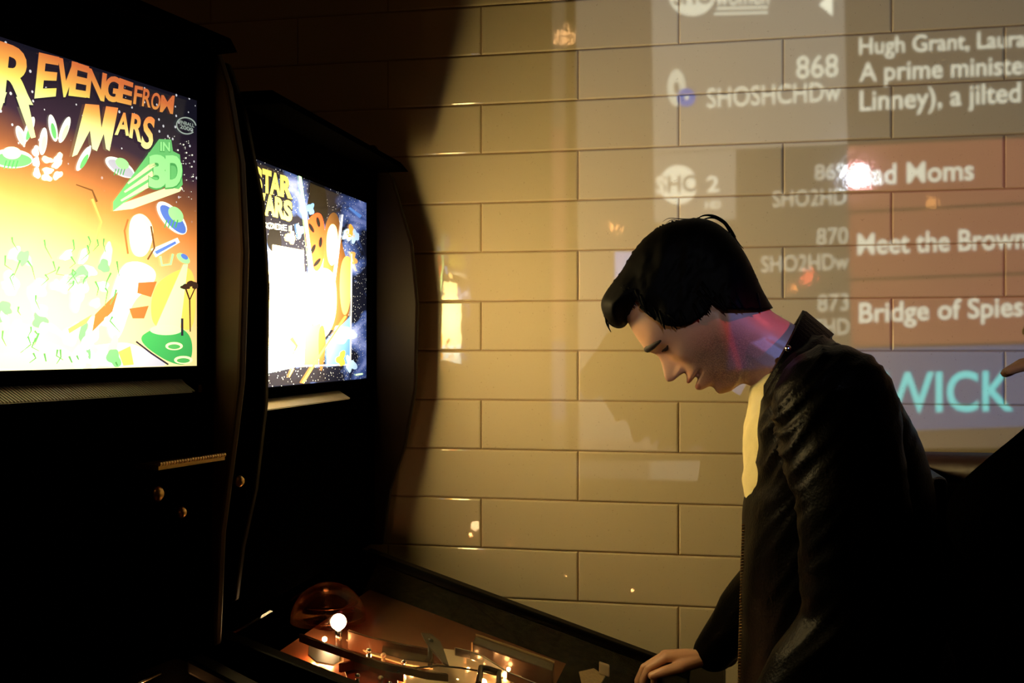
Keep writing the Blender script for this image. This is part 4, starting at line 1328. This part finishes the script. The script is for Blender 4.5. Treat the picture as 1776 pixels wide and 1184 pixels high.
# ---- the player
nB = MBm.n
FW = -nB                                       # he faces the far backglass
LF = Vector((0, 0, 1)).cross(FW)               # his left, toward the camera
UP = Vector((0, 0, 1))
O1 = W(1254, 540, 1.62)
KP = 1.62 / F
def SP(px, py, l=0.0):
    """photo position on his middle plane, then l metres to his left"""
    return ray_plane(px, py, O1, LF) + LF * l
A1 = FW * 0.856 + UP * 0.517
B1 = FW * 0.517 - UP * 0.856
fr1 = Frame(O1, A1.normalized(), B1.normalized(), LF, KP)
def ab1(px, py):
    q = SP(px, py) - O1
    return (q.dot(A1) / KP, q.dot(B1) / KP)

foot = SP(1480, 1400); foot.z = 0
P1 = empty('person', foot)
tag(P1, 'dark haired person in a black jacket bending over the far pinball machine', 'person')

# beard growth on the jaw, spread over the cheek as painted shade
M_skin1 = mat('skin_stubble_and_shade', (0.52, 0.29, 0.18), 0.42, var=0.08, scale=60, bump=0.05, sss=0.10)
def stubble_and_shade():
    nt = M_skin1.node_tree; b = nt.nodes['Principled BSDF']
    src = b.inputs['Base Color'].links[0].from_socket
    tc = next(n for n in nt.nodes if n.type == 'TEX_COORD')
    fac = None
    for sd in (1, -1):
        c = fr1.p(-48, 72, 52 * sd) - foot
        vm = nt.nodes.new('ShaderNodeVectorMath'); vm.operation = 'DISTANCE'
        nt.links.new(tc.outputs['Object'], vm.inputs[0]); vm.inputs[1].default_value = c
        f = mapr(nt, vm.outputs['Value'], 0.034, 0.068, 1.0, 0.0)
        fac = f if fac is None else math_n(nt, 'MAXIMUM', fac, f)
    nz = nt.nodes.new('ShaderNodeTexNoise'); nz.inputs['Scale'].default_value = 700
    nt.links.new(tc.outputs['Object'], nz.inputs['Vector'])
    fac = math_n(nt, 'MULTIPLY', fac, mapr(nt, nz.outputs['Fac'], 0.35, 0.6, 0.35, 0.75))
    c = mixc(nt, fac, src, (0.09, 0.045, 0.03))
    for (a_, b_, r_) in ((-12.5, 136, 0.0095), (-31, 135, 0.0085)):
        vm = nt.nodes.new('ShaderNodeVectorMath'); vm.operation = 'MULTIPLY'
        sb = nt.nodes.new('ShaderNodeVectorMath'); sb.operation = 'SUBTRACT'
        nt.links.new(tc.outputs['Object'], sb.inputs[0]); sb.inputs[1].default_value = fr1.p(a_, b_, 0) - foot
        d = []
        for ax, sc in ((fr1.A, 1.35), (fr1.B, 0.75), (fr1.L, 0.42)):
            dt = nt.nodes.new('ShaderNodeVectorMath'); dt.operation = 'DOT_PRODUCT'
            nt.links.new(sb.outputs[0], dt.inputs[0]); dt.inputs[1].default_value = ax
            e = math_n(nt, 'MULTIPLY', dt.outputs['Value'], sc); d.append(math_n(nt, 'MULTIPLY', e, e))
        rr_ = math_n(nt, 'SQRT', math_n(nt, 'ADD', math_n(nt, 'ADD', d[0], d[1]), d[2]))
        c = mixc(nt, mapr(nt, rr_, r_ * .75, r_, 0.75, 0.0), c, (0.30, 0.09, 0.07))
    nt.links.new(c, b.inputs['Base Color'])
stubble_and_shade()
# pose points
sh_l, sh_r = SP(1428, 690, 0.185), SP(1424, 690, -0.185)
el_l = SP(1450, 1010, 0.25); el_r = SP(1370, 1065, -0.27)
wr_l = MBm.inv.inverted() @ Vector((0.70, ynB - 0.058, 0.872))
wr_r = W(1232, 1136, 1.955)
hip = SP(1490, 1200); hip.z = 0.93
kn_l, kn_r = SP(1500, 1400, 0.12), SP(1490, 1400, -0.12); kn_l.z = kn_r.z = 0.50
an_l, an_r = SP(1490, 1500, 0.15), SP(1490, 1500, -0.14); an_l.z = an_r.z = 0.09

mb = MB()
head_mesh(mb, fr1)
neck0 = fr1.p(-120, 20, 0); neck1 = SP(1400, 665)
limb(mb, [fr1.p(-60, 18, 0), neck0, neck1], [0.046, 0.048, 0.048])
limb(mb, [neck1, SP(1440, 760), SP(1450, 850), SP(1470, 1000), hip], [0.05, 0.085, 0.10, 0.10, 0.10])
limb(mb, [sh_l, SP(1425, 720), sh_r], [0.045, 0.06, 0.045])
for s_, e_, w_ in ((sh_l, el_l, wr_l), (sh_r, el_r, wr_r)):
    limb(mb, [s_, e_, w_], [0.045, 0.036, 0.026])
for h_, k_, a_ in ((hip + LF * .09, kn_l, an_l), (hip - LF * .09, kn_r, an_r)):
    limb(mb, [h_, k_, a_, a_ + FW * 0.12 - UP * 0.05], [0.08, 0.055, 0.035, 0.03])
# right hand lies over the corner of the lock bar, thumb toward the camera side
hand(mb, wr_r, (FW * 0.95 - UP * 0.10 - LF * .1), (UP * 0.96 + FW * .1), LF + UP * .25, 0.92, curl=0.55, thumb_out=0.55)
hand(mb, wr_l, (FW * 0.95 - UP * 0.25), LF, UP, 0.95, curl=0.25)
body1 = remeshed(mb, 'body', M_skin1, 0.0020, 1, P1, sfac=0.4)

# brows and lashes, thickened to paint in the eye socket shadow
def face_at(l, a, sd):
    s_ = math.asin(min(1, l / interp(H_W, a))) / PI
    return head_point(a, s_ * sd)
for sd in (1, -1):
    for nm, ctl, rmax, sink in (('eyebrow_with_shade', [(9, 77), (22, 77), (36, 74.5), (48, 69), (60, 62)], 0.0056, -2.6), ('eyelashes_with_shade', [(18, 53), (30, 49.5), (42, 47.5), (54, 49)], 0.0030, -1.2)):
        mb = MB(); P, R_ = [], []
        for i in range(len(ctl) - 1):
            for k in range(4):
                t = k / 4; l = ctl[i][0] * (1 - t) + ctl[i + 1][0] * t; a = ctl[i][1] * (1 - t) + ctl[i + 1][1] * t
                a_, b_, l_ = face_at(l, a, sd); P.append(fr1.p(a_, b_ + sink, l_))
        n = len(P); R_ = [rmax * (0.25 + 0.75 * math.sin(PI * (0.08 + 0.86 * i / (n - 1))) ** .8) for i in range(n)]
        mb.tube(P, R_, 8, rounded=True)
        o = mb.build(nm, M_lash, P1, smooth=True); o.data.transform(P1.matrix_basis.inverted())

# hair
outer1 = [(1092, 552), (1086, 566), (1072, 571), (1056, 563), (1046, 546), (1041, 527), (1047, 511), (1062, 490), (1078, 470), (1090, 448), (1104, 428), (1122, 408), (1140, 395), (1160, 386), (1185, 380), (1212, 377), (1240, 384), (1262, 400), (1280, 420), (1296, 445), (1308, 470), (1320, 498), (1332, 520), (1341, 534)]
inner_near = [(1341, 534), (1326, 538), (1300, 537), (1275, 536), (1263, 535), (1258, 523), (1251, 521), (1246, 538), (1232, 550), (1215, 561), (1190, 567), (1168, 564), (1150, 553), (1138, 540), (1128, 527), (1120, 514), (1112, 524), (1103, 536), (1092, 552)]
def near_fix(p, f):                              # these edges lie on the near side of the head
    return (888 + (p[0] - 888) * f, HZ + (p[1] - HZ) * f)
inner1 = []
for i, p in enumerate(inner_near):
    f = 0.958
    if i == 0 or i == len(inner_near) - 1: f = 1.0
    elif i in (1, len(inner_near) - 2): f = 0.985
    elif i in (2, len(inner_near) - 3): f = 0.972
    inner1.append(near_fix(p, f))
mbh, half1 = hair_block(fr1, ab1, outer1, inner1, 92, 72, P1, seed=2)
rl = random.Random(11)
ab_in = [Vector(ab1(*p)) for p in inner1]
for k in range(70):                              # ragged ends along the hairline
    i = rl.randrange(1, len(ab_in) - 2); t = rl.random()
    e = ab_in[i] * (1 - t) + ab_in[i + 1] * t
    up = Vector((22 + rl.uniform(-4, 10), -12 + rl.uniform(-8, 8)))
    p0 = e + up; p2 = e - up * rl.uniform(0.05, 0.32)
    h0, h1 = half1(p0), half1(e)
    sg = 1 if k % 3 else -1
    P = [fr1.p(p0.x, p0.y, sg * (h0 - 1)), fr1.p((p0.x + e.x) / 2, (p0.y + e.y) / 2, sg * ((h0 + h1) / 2 + 1.0)), fr1.p(e.x, e.y, sg * (h1 + .5)), fr1.p(p2.x, p2.y, sg * (h1 - 2))]
    r0 = rl.uniform(0.0012, 0.0028)
    mbh.tube(P, [r0, r0, r0 * .7, r0 * .15], 6)
# loose locks
def lock(pts, l, r):
    P = [SP(x, y, l * KP) for x, y in pts]
    # smooth curve through the points
    Q = []
    for i in range(len(P) - 1):
        p0 = P[max(0, i - 1)]; p1, p2 = P[i], P[i + 1]; p3 = P[min(len(P) - 1, i + 2)]
        for j in range(5):
            t = j / 5
            Q.append(0.5 * ((2 * p1) + (p2 - p0) * t + (2 * p0 - 5 * p1 + 4 * p2 - p3) * t * t + (3 * p1 - p0 - 3 * p2 + p3) * t ** 3))
    Q.append(P[-1])
    mbh.tube(Q, [r * (1 - 0.85 * (i / (len(Q) - 1)) ** 1.5) for i in range(len(Q))], 6)
lock([(1270, 408), (1258, 388), (1240, 376), (1222, 374), (1208, 380)], 5, 0.0030)
lock([(1274, 412), (1262, 392), (1244, 379), (1228, 378), (1212, 384)], 0, 0.0026)
lock([(1230, 384), (1205, 380), (1180, 379), (1160, 378), (1149, 384)], -4, 0.0010)
lock([(1200, 388), (1178, 383), (1164, 382), (1155, 388)], 3, 0.0009)
lock([(1270, 404), (1278, 418), (1290, 432)], 2, 0.0016)
for k in range(26):
    l = random.uniform(-55, 62)
    x = random.uniform(1060, 1100); y = 470 + (1100 - x) * 1.0
    lock([(x + 30, y - 20), (x, y + 10), (x - 12 + random.uniform(-3, 3), y + 45), (x - 6 + random.uniform(-6, 8), y + 66 + random.uniform(-10, 4))], l * .6, random.uniform(0.002, 0.004))
hair1 = mbh.build('hair', M_hair, P1, smooth=True); hair1.data.transform(P1.matrix_basis.inverted())

# t-shirt
def rows_to_rings(rows, p=2.4):
    """rows: (py, front px, back px, half width, lateral shift)"""
    out = []
    for (py, xf, xb, w) in rows:
        f_ = SP(xf, py); b_ = SP(xb, py); c = (f_ + b_) / 2
        h = (f_ - b_).length / 2
        out.append(superring(c, FW, LF, h, h, w, p))
    return out
mb = MB()
neckaxis = []
mb.rings(rows_to_rings([(640, 1326, 1400, 0.05), (672, 1301, 1440, 0.075), (700, 1298, 1480, 0.10), (740, 1291, 1530, 0.13), (790, 1288, 1550, 0.14), (830, 1288, 1560, 0.145), (880, 1294, 1570, 0.145), (950, 1300, 1570, 0.14), (1060, 1310, 1570, 0.14), (1180, 1320, 1570, 0.15)], 2.2))
# crew collar ring
cc = [SP(1296, 664), SP(1330, 630), SP(1366, 590)]
shirt = remeshed(mb, 't_shirt', M_shirt, 0.005, 6, P1, fn=lambda c, n: 0.004 * mnoise.noise(c * 22) + 0.0015 * mnoise.noise(c * 60))

# jacket
mb = MB()
mb.rings(rows_to_rings([(578, 1392, 1428, 0.045), (598, 1370, 1462, 0.085), (618, 1352, 1492, 0.125), (645, 1336, 1522, 0.160), (680, 1324, 1548, 0.182), (720, 1314, 1570, 0.195), (760, 1307, 1588, 0.20), (800, 1301, 1600, 0.20), (850, 1295, 1612, 0.198), (900, 1290, 1620, 0.195), (1000, 1284, 1630, 0.19), (1100, 1282, 1634, 0.19), (1200, 1284, 1634, 0.195), (1290, 1290, 1630, 0.195)], 2.5))
limb(mb, [sh_l + UP * .0, SP(1450, 850, 0.235), el_l], [0.078, 0.070, 0.062], 22)
limb(mb, [el_l, (el_l + wr_l) / 2, wr_l + (el_l - wr_l).normalized() * 0.02], [0.062, 0.054, 0.042], 22)
limb(mb, [sh_r, (sh_r + el_r) / 2, el_r], [0.078, 0.068, 0.060], 22)
limb(mb, [el_r, (el_r + wr_r) / 2 + UP * .006, wr_r + (el_r - wr_r).normalized() * 0.012], [0.060, 0.052, 0.037], 22)
def jacket_folds(c, n):
    q = c - sh_l
    w = mnoise.noise(Vector((c.x * 9, c.y * 9, c.z * 14))) * 0.006
    fold = mnoise.noise(Vector((q.dot(FW) * 42 + q.z * 30, q.dot(LF) * 14, q.z * 16 + q.dot(FW) * 12)))
    near = math.exp(-((c - SP(1385, 735, 0.17)).length / 0.10) ** 2)
    top = math.exp(-((c - SP(1420, 620, 0.10)).length / 0.10) ** 2)
    elb = math.exp(-((c - el_l).length / 0.14) ** 2) + math.exp(-((c - el_r).length / 0.14) ** 2)
    r = 1 - abs(fold)
    return w + (r * r - 0.4) * (0.013 * near + 0.008 * top + 0.006 * elb)
jacket = remeshed(mb, 'jacket', M_leather, 0.0055, 5, P1, fn=jacket_folds)
# stand collar
mb = MB()
rings = []
N = 40
def tri(p0, p1, p2, q):          # through nape (0), side (.5), front (1)
    return p0 * ((q - .5) * (q - 1) * 2) + p1 * (q * (1 - q) * 4) + p2 * (q * (q - .5) * 2)
for i in range(N + 1):
    t = -1 + 2 * i / N
    q = abs(t); sg = 1 if t > 0 else -1
    lat = lambda a, b: tri(0.0, a, b, q) if q < .6 else tri(0.0, a, b, q)
    bot = tri(SP(1446, 612), SP(1392, 650), SP(1322, 712), q) + LF * sg * lat(0.092, 0.075)
    tp = tri(SP(1392, 541), SP(1362, 598), SP(1322, 668), q) + LF * sg * lat(0.074, 0.066)
    mid = tri(SP(1418, 590), SP(1372, 640), SP(1322, 690), q) + LF * sg * lat(0.078, 0.066)
    cen = tri(SP(1380, 600), SP(1360, 640), SP(1330, 690), q)
    out = (tp - cen); out.z = 0; out = (FW * out.dot(FW) + LF * out.dot(LF)).normalized()
    drop = tri(SP(1436, 584), SP(1388, 640), SP(1322, 706), q) + LF * sg * lat(0.100, 0.080)
    rings.append([mid - out * 0.003, bot, drop + out * 0.006, drop + out * 0.009 + UP * .004, tp + out * 0.006 + UP * 0.001, tp + UP * 0.003, tp - out * 0.002])
mb.rings(rings)
col = mb.build('collar', M_leather, P1, smooth=False, bevel=0.003); col.data.transform(P1.matrix_basis.inverted())
jacket_parts = []
# zip down the front edge, snaps
mb = MB()
for k in range(60):
    t = k / 59
    p = SP(1288 - 8 * t, 900 + 300 * t, 0.055)
    mb.box(p, (0.004, 0.003, 0.0022))
z = mb.build('zip', M_brass, P1); z.data.transform(P1.matrix_basis.inverted())
for (x, y, l) in ((1396, 604, 0.118),):
    mb = MB(); mb.ball(SP(888 + (x - 888) * (1.62 - l) / 1.62, HZ + (y - HZ) * (1.62 - l) / 1.62, l), 0.0045, 12)
    o = mb.build('snap_button', M_chrome, P1, smooth=True); o.data.transform(P1.matrix_basis.inverted())
# trousers and shoes
mb = MB()
limb(mb, [hip + UP * 0.06 - LF * .05, hip + UP * .06 + LF * .05], [0.125, 0.125], 24)
for h_, k_, a_ in ((hip + LF * .085, kn_l, an_l), (hip - LF * .085, kn_r, an_r)):
    limb(mb, [h_, k_, a_ + UP * 0.02], [0.105, 0.075, 0.062], 24)
remeshed(mb, 'trousers', M_jeans, 0.010, 4, P1)
for a_ in (an_l, an_r):
    mb = MB()
    rings = []
    for (f_, w_, h_) in ((-0.075, .026, .05), (-0.06, .036, .085), (-0.02, .038, .10), (0.04, .040, .085), (0.10, .047, .06), (0.16, .044, .048), (0.195, .025, .035)):
        c = Vector((a_.x, a_.y, 0)) + FW * f_
        rings.append([c + LF * w_ * math.cos(t) + UP * max(0.0, h_ / 2 + h_ / 2 * math.sin(t)) for t in [2 * PI * k / 20 for k in range(20)]])
    mb.rings(rings)
    o = mb.build('shoe', M_shoe, P1, smooth=True); o.data.transform(P1.matrix_basis.inverted())

# ---- the second person, at the right edge, hand lifted
Y2 = 1.30
c2 = W(2310, 640, Y2 + 0.02)
F2 = Vector((-0.95, 0.31, 0)).normalized(); L2 = UP.cross(F2)
foot2 = Vector((c2.x, c2.y, 0))
P2 = empty('person', foot2)
tag(P2, 'person in a black coat at the right edge, fingers of one raised hand showing', 'person')
hd = foot2 + UP * 1.62 + F2 * 0.02
fr2 = Frame(hd, (UP * 0.99 + F2 * 0.1).normalized(), (F2 * 0.99 - UP * 0.1).normalized(), L2, KP)
wr2 = W(2024, 676, Y2 - 0.02)
el2 = W(1742, 902, Y2 - 0.10)
s2l, s2r = foot2 + UP * 1.40 + L2 * 0.18, foot2 + UP * 1.40 - L2 * 0.18
mb = MB()
head_mesh(mb, fr2, na=120, ns=110)
limb(mb, [fr2.p(-60, 10, 0), fr2.p(-150, -5, 0), foot2 + UP * 1.36], [0.05, 0.055, 0.07])
limb(mb, [foot2 + UP * 1.36, foot2 + UP * 1.15, foot2 + UP * 0.95], [0.09, 0.10, 0.10])
limb(mb, [s2l, foot2 + UP * 1.38, s2r], [0.045, 0.06, 0.045])
limb(mb, [s2l, el2, wr2], [0.045, 0.036, 0.025])
er2 = foot2 - L2 * 0.25 + UP * 1.10; w2r = er2 + F2 * 0.12 - UP * 0.20
limb(mb, [s2r, er2, w2r], [0.045, 0.036, 0.025])
hand(mb, wr2, Vector((-0.72, 0.55, 0.36)), Vector((0.25, -0.30, 0.95)), Vector((-0.62, -0.75, -0.05)), 0.98, curl=0.30, thumb_out=1.5, curls=(0.28, 0.35, 0.5, 0.6))
hand(mb, w2r, F2 * .3 - UP, -L2 * 1.0, F2, 0.95, curl=0.3)
for s_ in (1, -1):
    h_ = foot2 + UP * 0.92 + L2 * .09 * s_
    limb(mb, [h_, foot2 + UP * .5 + L2 * .11 * s_, foot2 + UP * .09 + L2 * .12 * s_, foot2 + UP * .04 + L2 * .13 * s_ + F2 * .13], [0.08, 0.055, 0.035, 0.03])
remeshed(mb, 'body', M_skin, 0.0030, 2, P2, sfac=0.4)
mb = MB()
rr = []
for (z_, hf, hb, w_) in ((1.47, .06, .08, .07), (1.44, .08, .10, .13), (1.40, .10, .11, .18), (1.30, .115, .115, .20), (1.10, .115, .11, .185), (0.95, .11, .11, .185), (0.78, .12, .12, .20)):
    rr.append(superring(foot2 + UP * z_, F2, L2, hf, hb, w_, 2.4))
mb.rings(rr)
limb(mb, [s2l, (s2l + el2) / 2, el2], [0.078, 0.068, 0.060], 20)
limb(mb, [el2, W(1846, 800, Y2 - 0.06), wr2 + (el2 - wr2).normalized() * 0.035], [0.060, 0.058, 0.046], 20)
limb(mb, [s2r, er2, w2r + (er2 - w2r).normalized() * 0.02], [0.078, 0.060, 0.044], 20)
remeshed(mb, 'coat', M_coat, 0.007, 5, P2, fn=lambda c, n: 0.004 * mnoise.noise(c * 14))
mb = MB()
limb(mb, [foot2 + UP * .93 - L2 * .05, foot2 + UP * .93 + L2 * .05], [0.115, 0.115], 20)
for s_ in (1, -1):
    limb(mb, [foot2 + UP * .92 + L2 * .085 * s_, foot2 + UP * .5 + L2 * .11 * s_, foot2 + UP * .10 + L2 * .12 * s_], [0.10, 0.072, 0.06], 20)
remeshed(mb, 'trousers', M_jeans, 0.010, 4, P2)
for s_ in (1, -1):
    mb = MB(); rings = []
    for (f_, w_, h_) in ((-0.075, .026, .05), (-0.06, .036, .085), (-0.02, .038, .10), (0.04, .040, .085), (0.10, .047, .06), (0.16, .044, .048), (0.195, .025, .035)):
        c = foot2 + L2 * .125 * s_ + F2 * f_
        rings.append([c + L2 * w_ * math.cos(t) + UP * max(0.0, h_ / 2 + h_ / 2 * math.sin(t)) for t in [2 * PI * k / 20 for k in range(20)]])
    mb.rings(rings); o = mb.build('shoe', M_shoe, P2, smooth=True); o.data.transform(P2.matrix_basis.inverted())
out2 = [(104, 98), (150, 112), (186, 92), (200, 40), (194, -20), (165, -80), (110, -122), (40, -124), (-20, -104), (-60, -74)]
in2 = [(-60, -74), (-40, -40), (0, -30), (18, -18), (40, 2), (20, 22), (60, 40), (96, 60), (118, 92), (104, 98)]
mbh, _ = hair_block(fr2, lambda a, b: (a, b), out2, in2, 94, 74, P2, seed=9)
o = mbh.build('hair', M_hair, P2, smooth=True); o.data.transform(P2.matrix_basis.inverted())

# ------------------------------------------------------------------ booth bench along the wall, behind the player
M_vinyl = mat('dark_red_vinyl', (0.022, 0.004, 0.004), 0.4, spec=0.3, bump=0.15)
M_boothwood = mat('black_booth_panel', (0.004, 0.003, 0.003), 0.5, spec=0.2)
ba0, ba1 = 0.785, 2.3
pb = wallpt(ba0, 0.16, 0)
B_ = empty('booth_bench', wallpt((ba0 + ba1) / 2, 0.3, 0), math.atan2(WE.y, WE.x))
tag(B_, 'tall black booth bench with a dull red top roll against the tiled wall', 'bench')
L_ = ba1 - ba0
top_z = W(1690, 781, 2.0).z
MB().box((0, 0.19, (0.10 + top_z - 0.05) / 2 + 0.0), (L_, 0.10, top_z - 0.15)).build('backrest', M_boothwood, B_, bevel=0.01)
mb = MB(); mb.tube([(-L_ / 2, 0.19, top_z - 0.038), (L_ / 2, 0.19, top_z - 0.038)], 0.038, 20); mb.build('top_roll', M_vinyl, B_, smooth=True)
MB().box((0, 0.04, 0.42), (L_, 0.20, 0.10)).build('seat', M_vinyl, B_, bevel=0.03, bseg=4)
MB().box((0, 0.05, 0.185), (L_, 0.17, 0.37)).build('plinth', M_boothwood, B_, bevel=0.006)
MB().box((-L_ / 2 - 0.013, 0.10, (top_z - 0.02) / 2), (0.025, 0.28, top_z - 0.02)).build('end_panel', M_boothwood, B_, bevel=0.01)

# ------------------------------------------------------------------ lamps of the room behind the camera (their glints show in the tiles)
def mirrored(px, py, t):
    p = ray_plane(px, py, WP, WN)
    d = p - Vector((0, 0, EYE))
    r = d - WN * (2 * d.dot(WN))
    return p + r * t
def pendant(px, py, t, rad, col, e, label, lantern=False):
    p = mirrored(px, py, t)
    root = empty('pendant_lamp', p)
    tag(root, label, 'lamp', 'hanging lamps of the bar room')
    m = glow('lamp_glow', col, e)
    MB().ball((0, 0, 0), rad, 20).build('bulb', m, root, smooth=True)
    MB().lathe([(rad * .45, rad * .8), (rad * .5, rad * 1.7), (rad * .2, rad * 2.0)], 16).build('socket', M_brass, root)
    MB().tube([(0, 0, rad * 1.9), (0, 0, CEIL - p.z)], 0.003, 8).build('cord', M_blackmetal, root)
    if lantern:
        for k in range(8):
            a = k * PI / 4
            MB().tube([(rad * 1.25 * math.cos(a), rad * 1.25 * math.sin(a), -rad * 1.2), (rad * 1.25 * math.cos(a), rad * 1.25 * math.sin(a), rad * 1.6)], 0.0035, 6).build('cage_bar', M_blackmetal, root)
        for zz in (-1.2, -0.4, 0.5, 1.6):
            MB().tube([(rad * 1.25 * math.cos(a), rad * 1.25 * math.sin(a), zz * rad) for a in np.linspace(0, 2 * PI, 25)], 0.0035, 6).build('cage_ring', M_blackmetal, root)
pendant(982, 66, 0.95, 0.040, (1.0, 0.50, 0.18), 18, 'caged amber lamp hanging over the pinball machines', True)
pendant(1062, 380, 2.6, 0.045, (1.0, 0.40, 0.10), 22, 'amber bulb hanging furthest back to the left of the camera')
pendant(1378, 486, 2.7, 0.040, (1.0, 0.30, 0.06), 16, 'orange bulb hanging low behind the camera')
pendant(1404, 466, 2.8, 0.040, (1.0, 0.12, 0.05), 16, 'red bulb hanging low behind the camera')
pendant(1634, 345, 2.4, 0.045, (1.0, 0.45, 0.10), 10, 'amber bulb hanging behind the camera to the right')

# red spot added out of view to redden the player's neck
def added_red_spot():
    aim = SP(1316, 634, 0.05); p = Vector((1.55, 0.62, 2.35))
    d = (aim - p).normalized()
    root = empty('added_spot', p)
    tag(root, 'added red spot out of view to the right, tinting the neck', 'lamp')
    R = d.to_track_quat('Z', 'Y').to_matrix().to_4x4()
    MB().lathe([(0.012, -0.16), (0.035, -0.15), (0.042, -0.04), (0.045, 0.03), (0.041, 0.03), (0.038, -0.03), (0.01, -0.05)], 24, R).build('lamp_can', M_blackmetal, root)
    MB().tube([(0, 0, 0.03), (0, 0, CEIL - p.z)], 0.010, 10).build('hanger', M_blackmetal, root)
    ld = bpy.data.lights.new('added_red_light', 'SPOT')
    ld.energy = RED_W; ld.color = (1.0, 0.10, 0.11); ld.spot_size = math.radians(8.0); ld.spot_blend = 0.9; ld.shadow_soft_size = 0.02
    lo = bpy.data.objects.new('added_red_light', ld); put(lo)
    lo.location = p + d * 0.035
    lo.rotation_euler = d.to_track_quat('-Z', 'Y').to_euler()
added_red_spot()
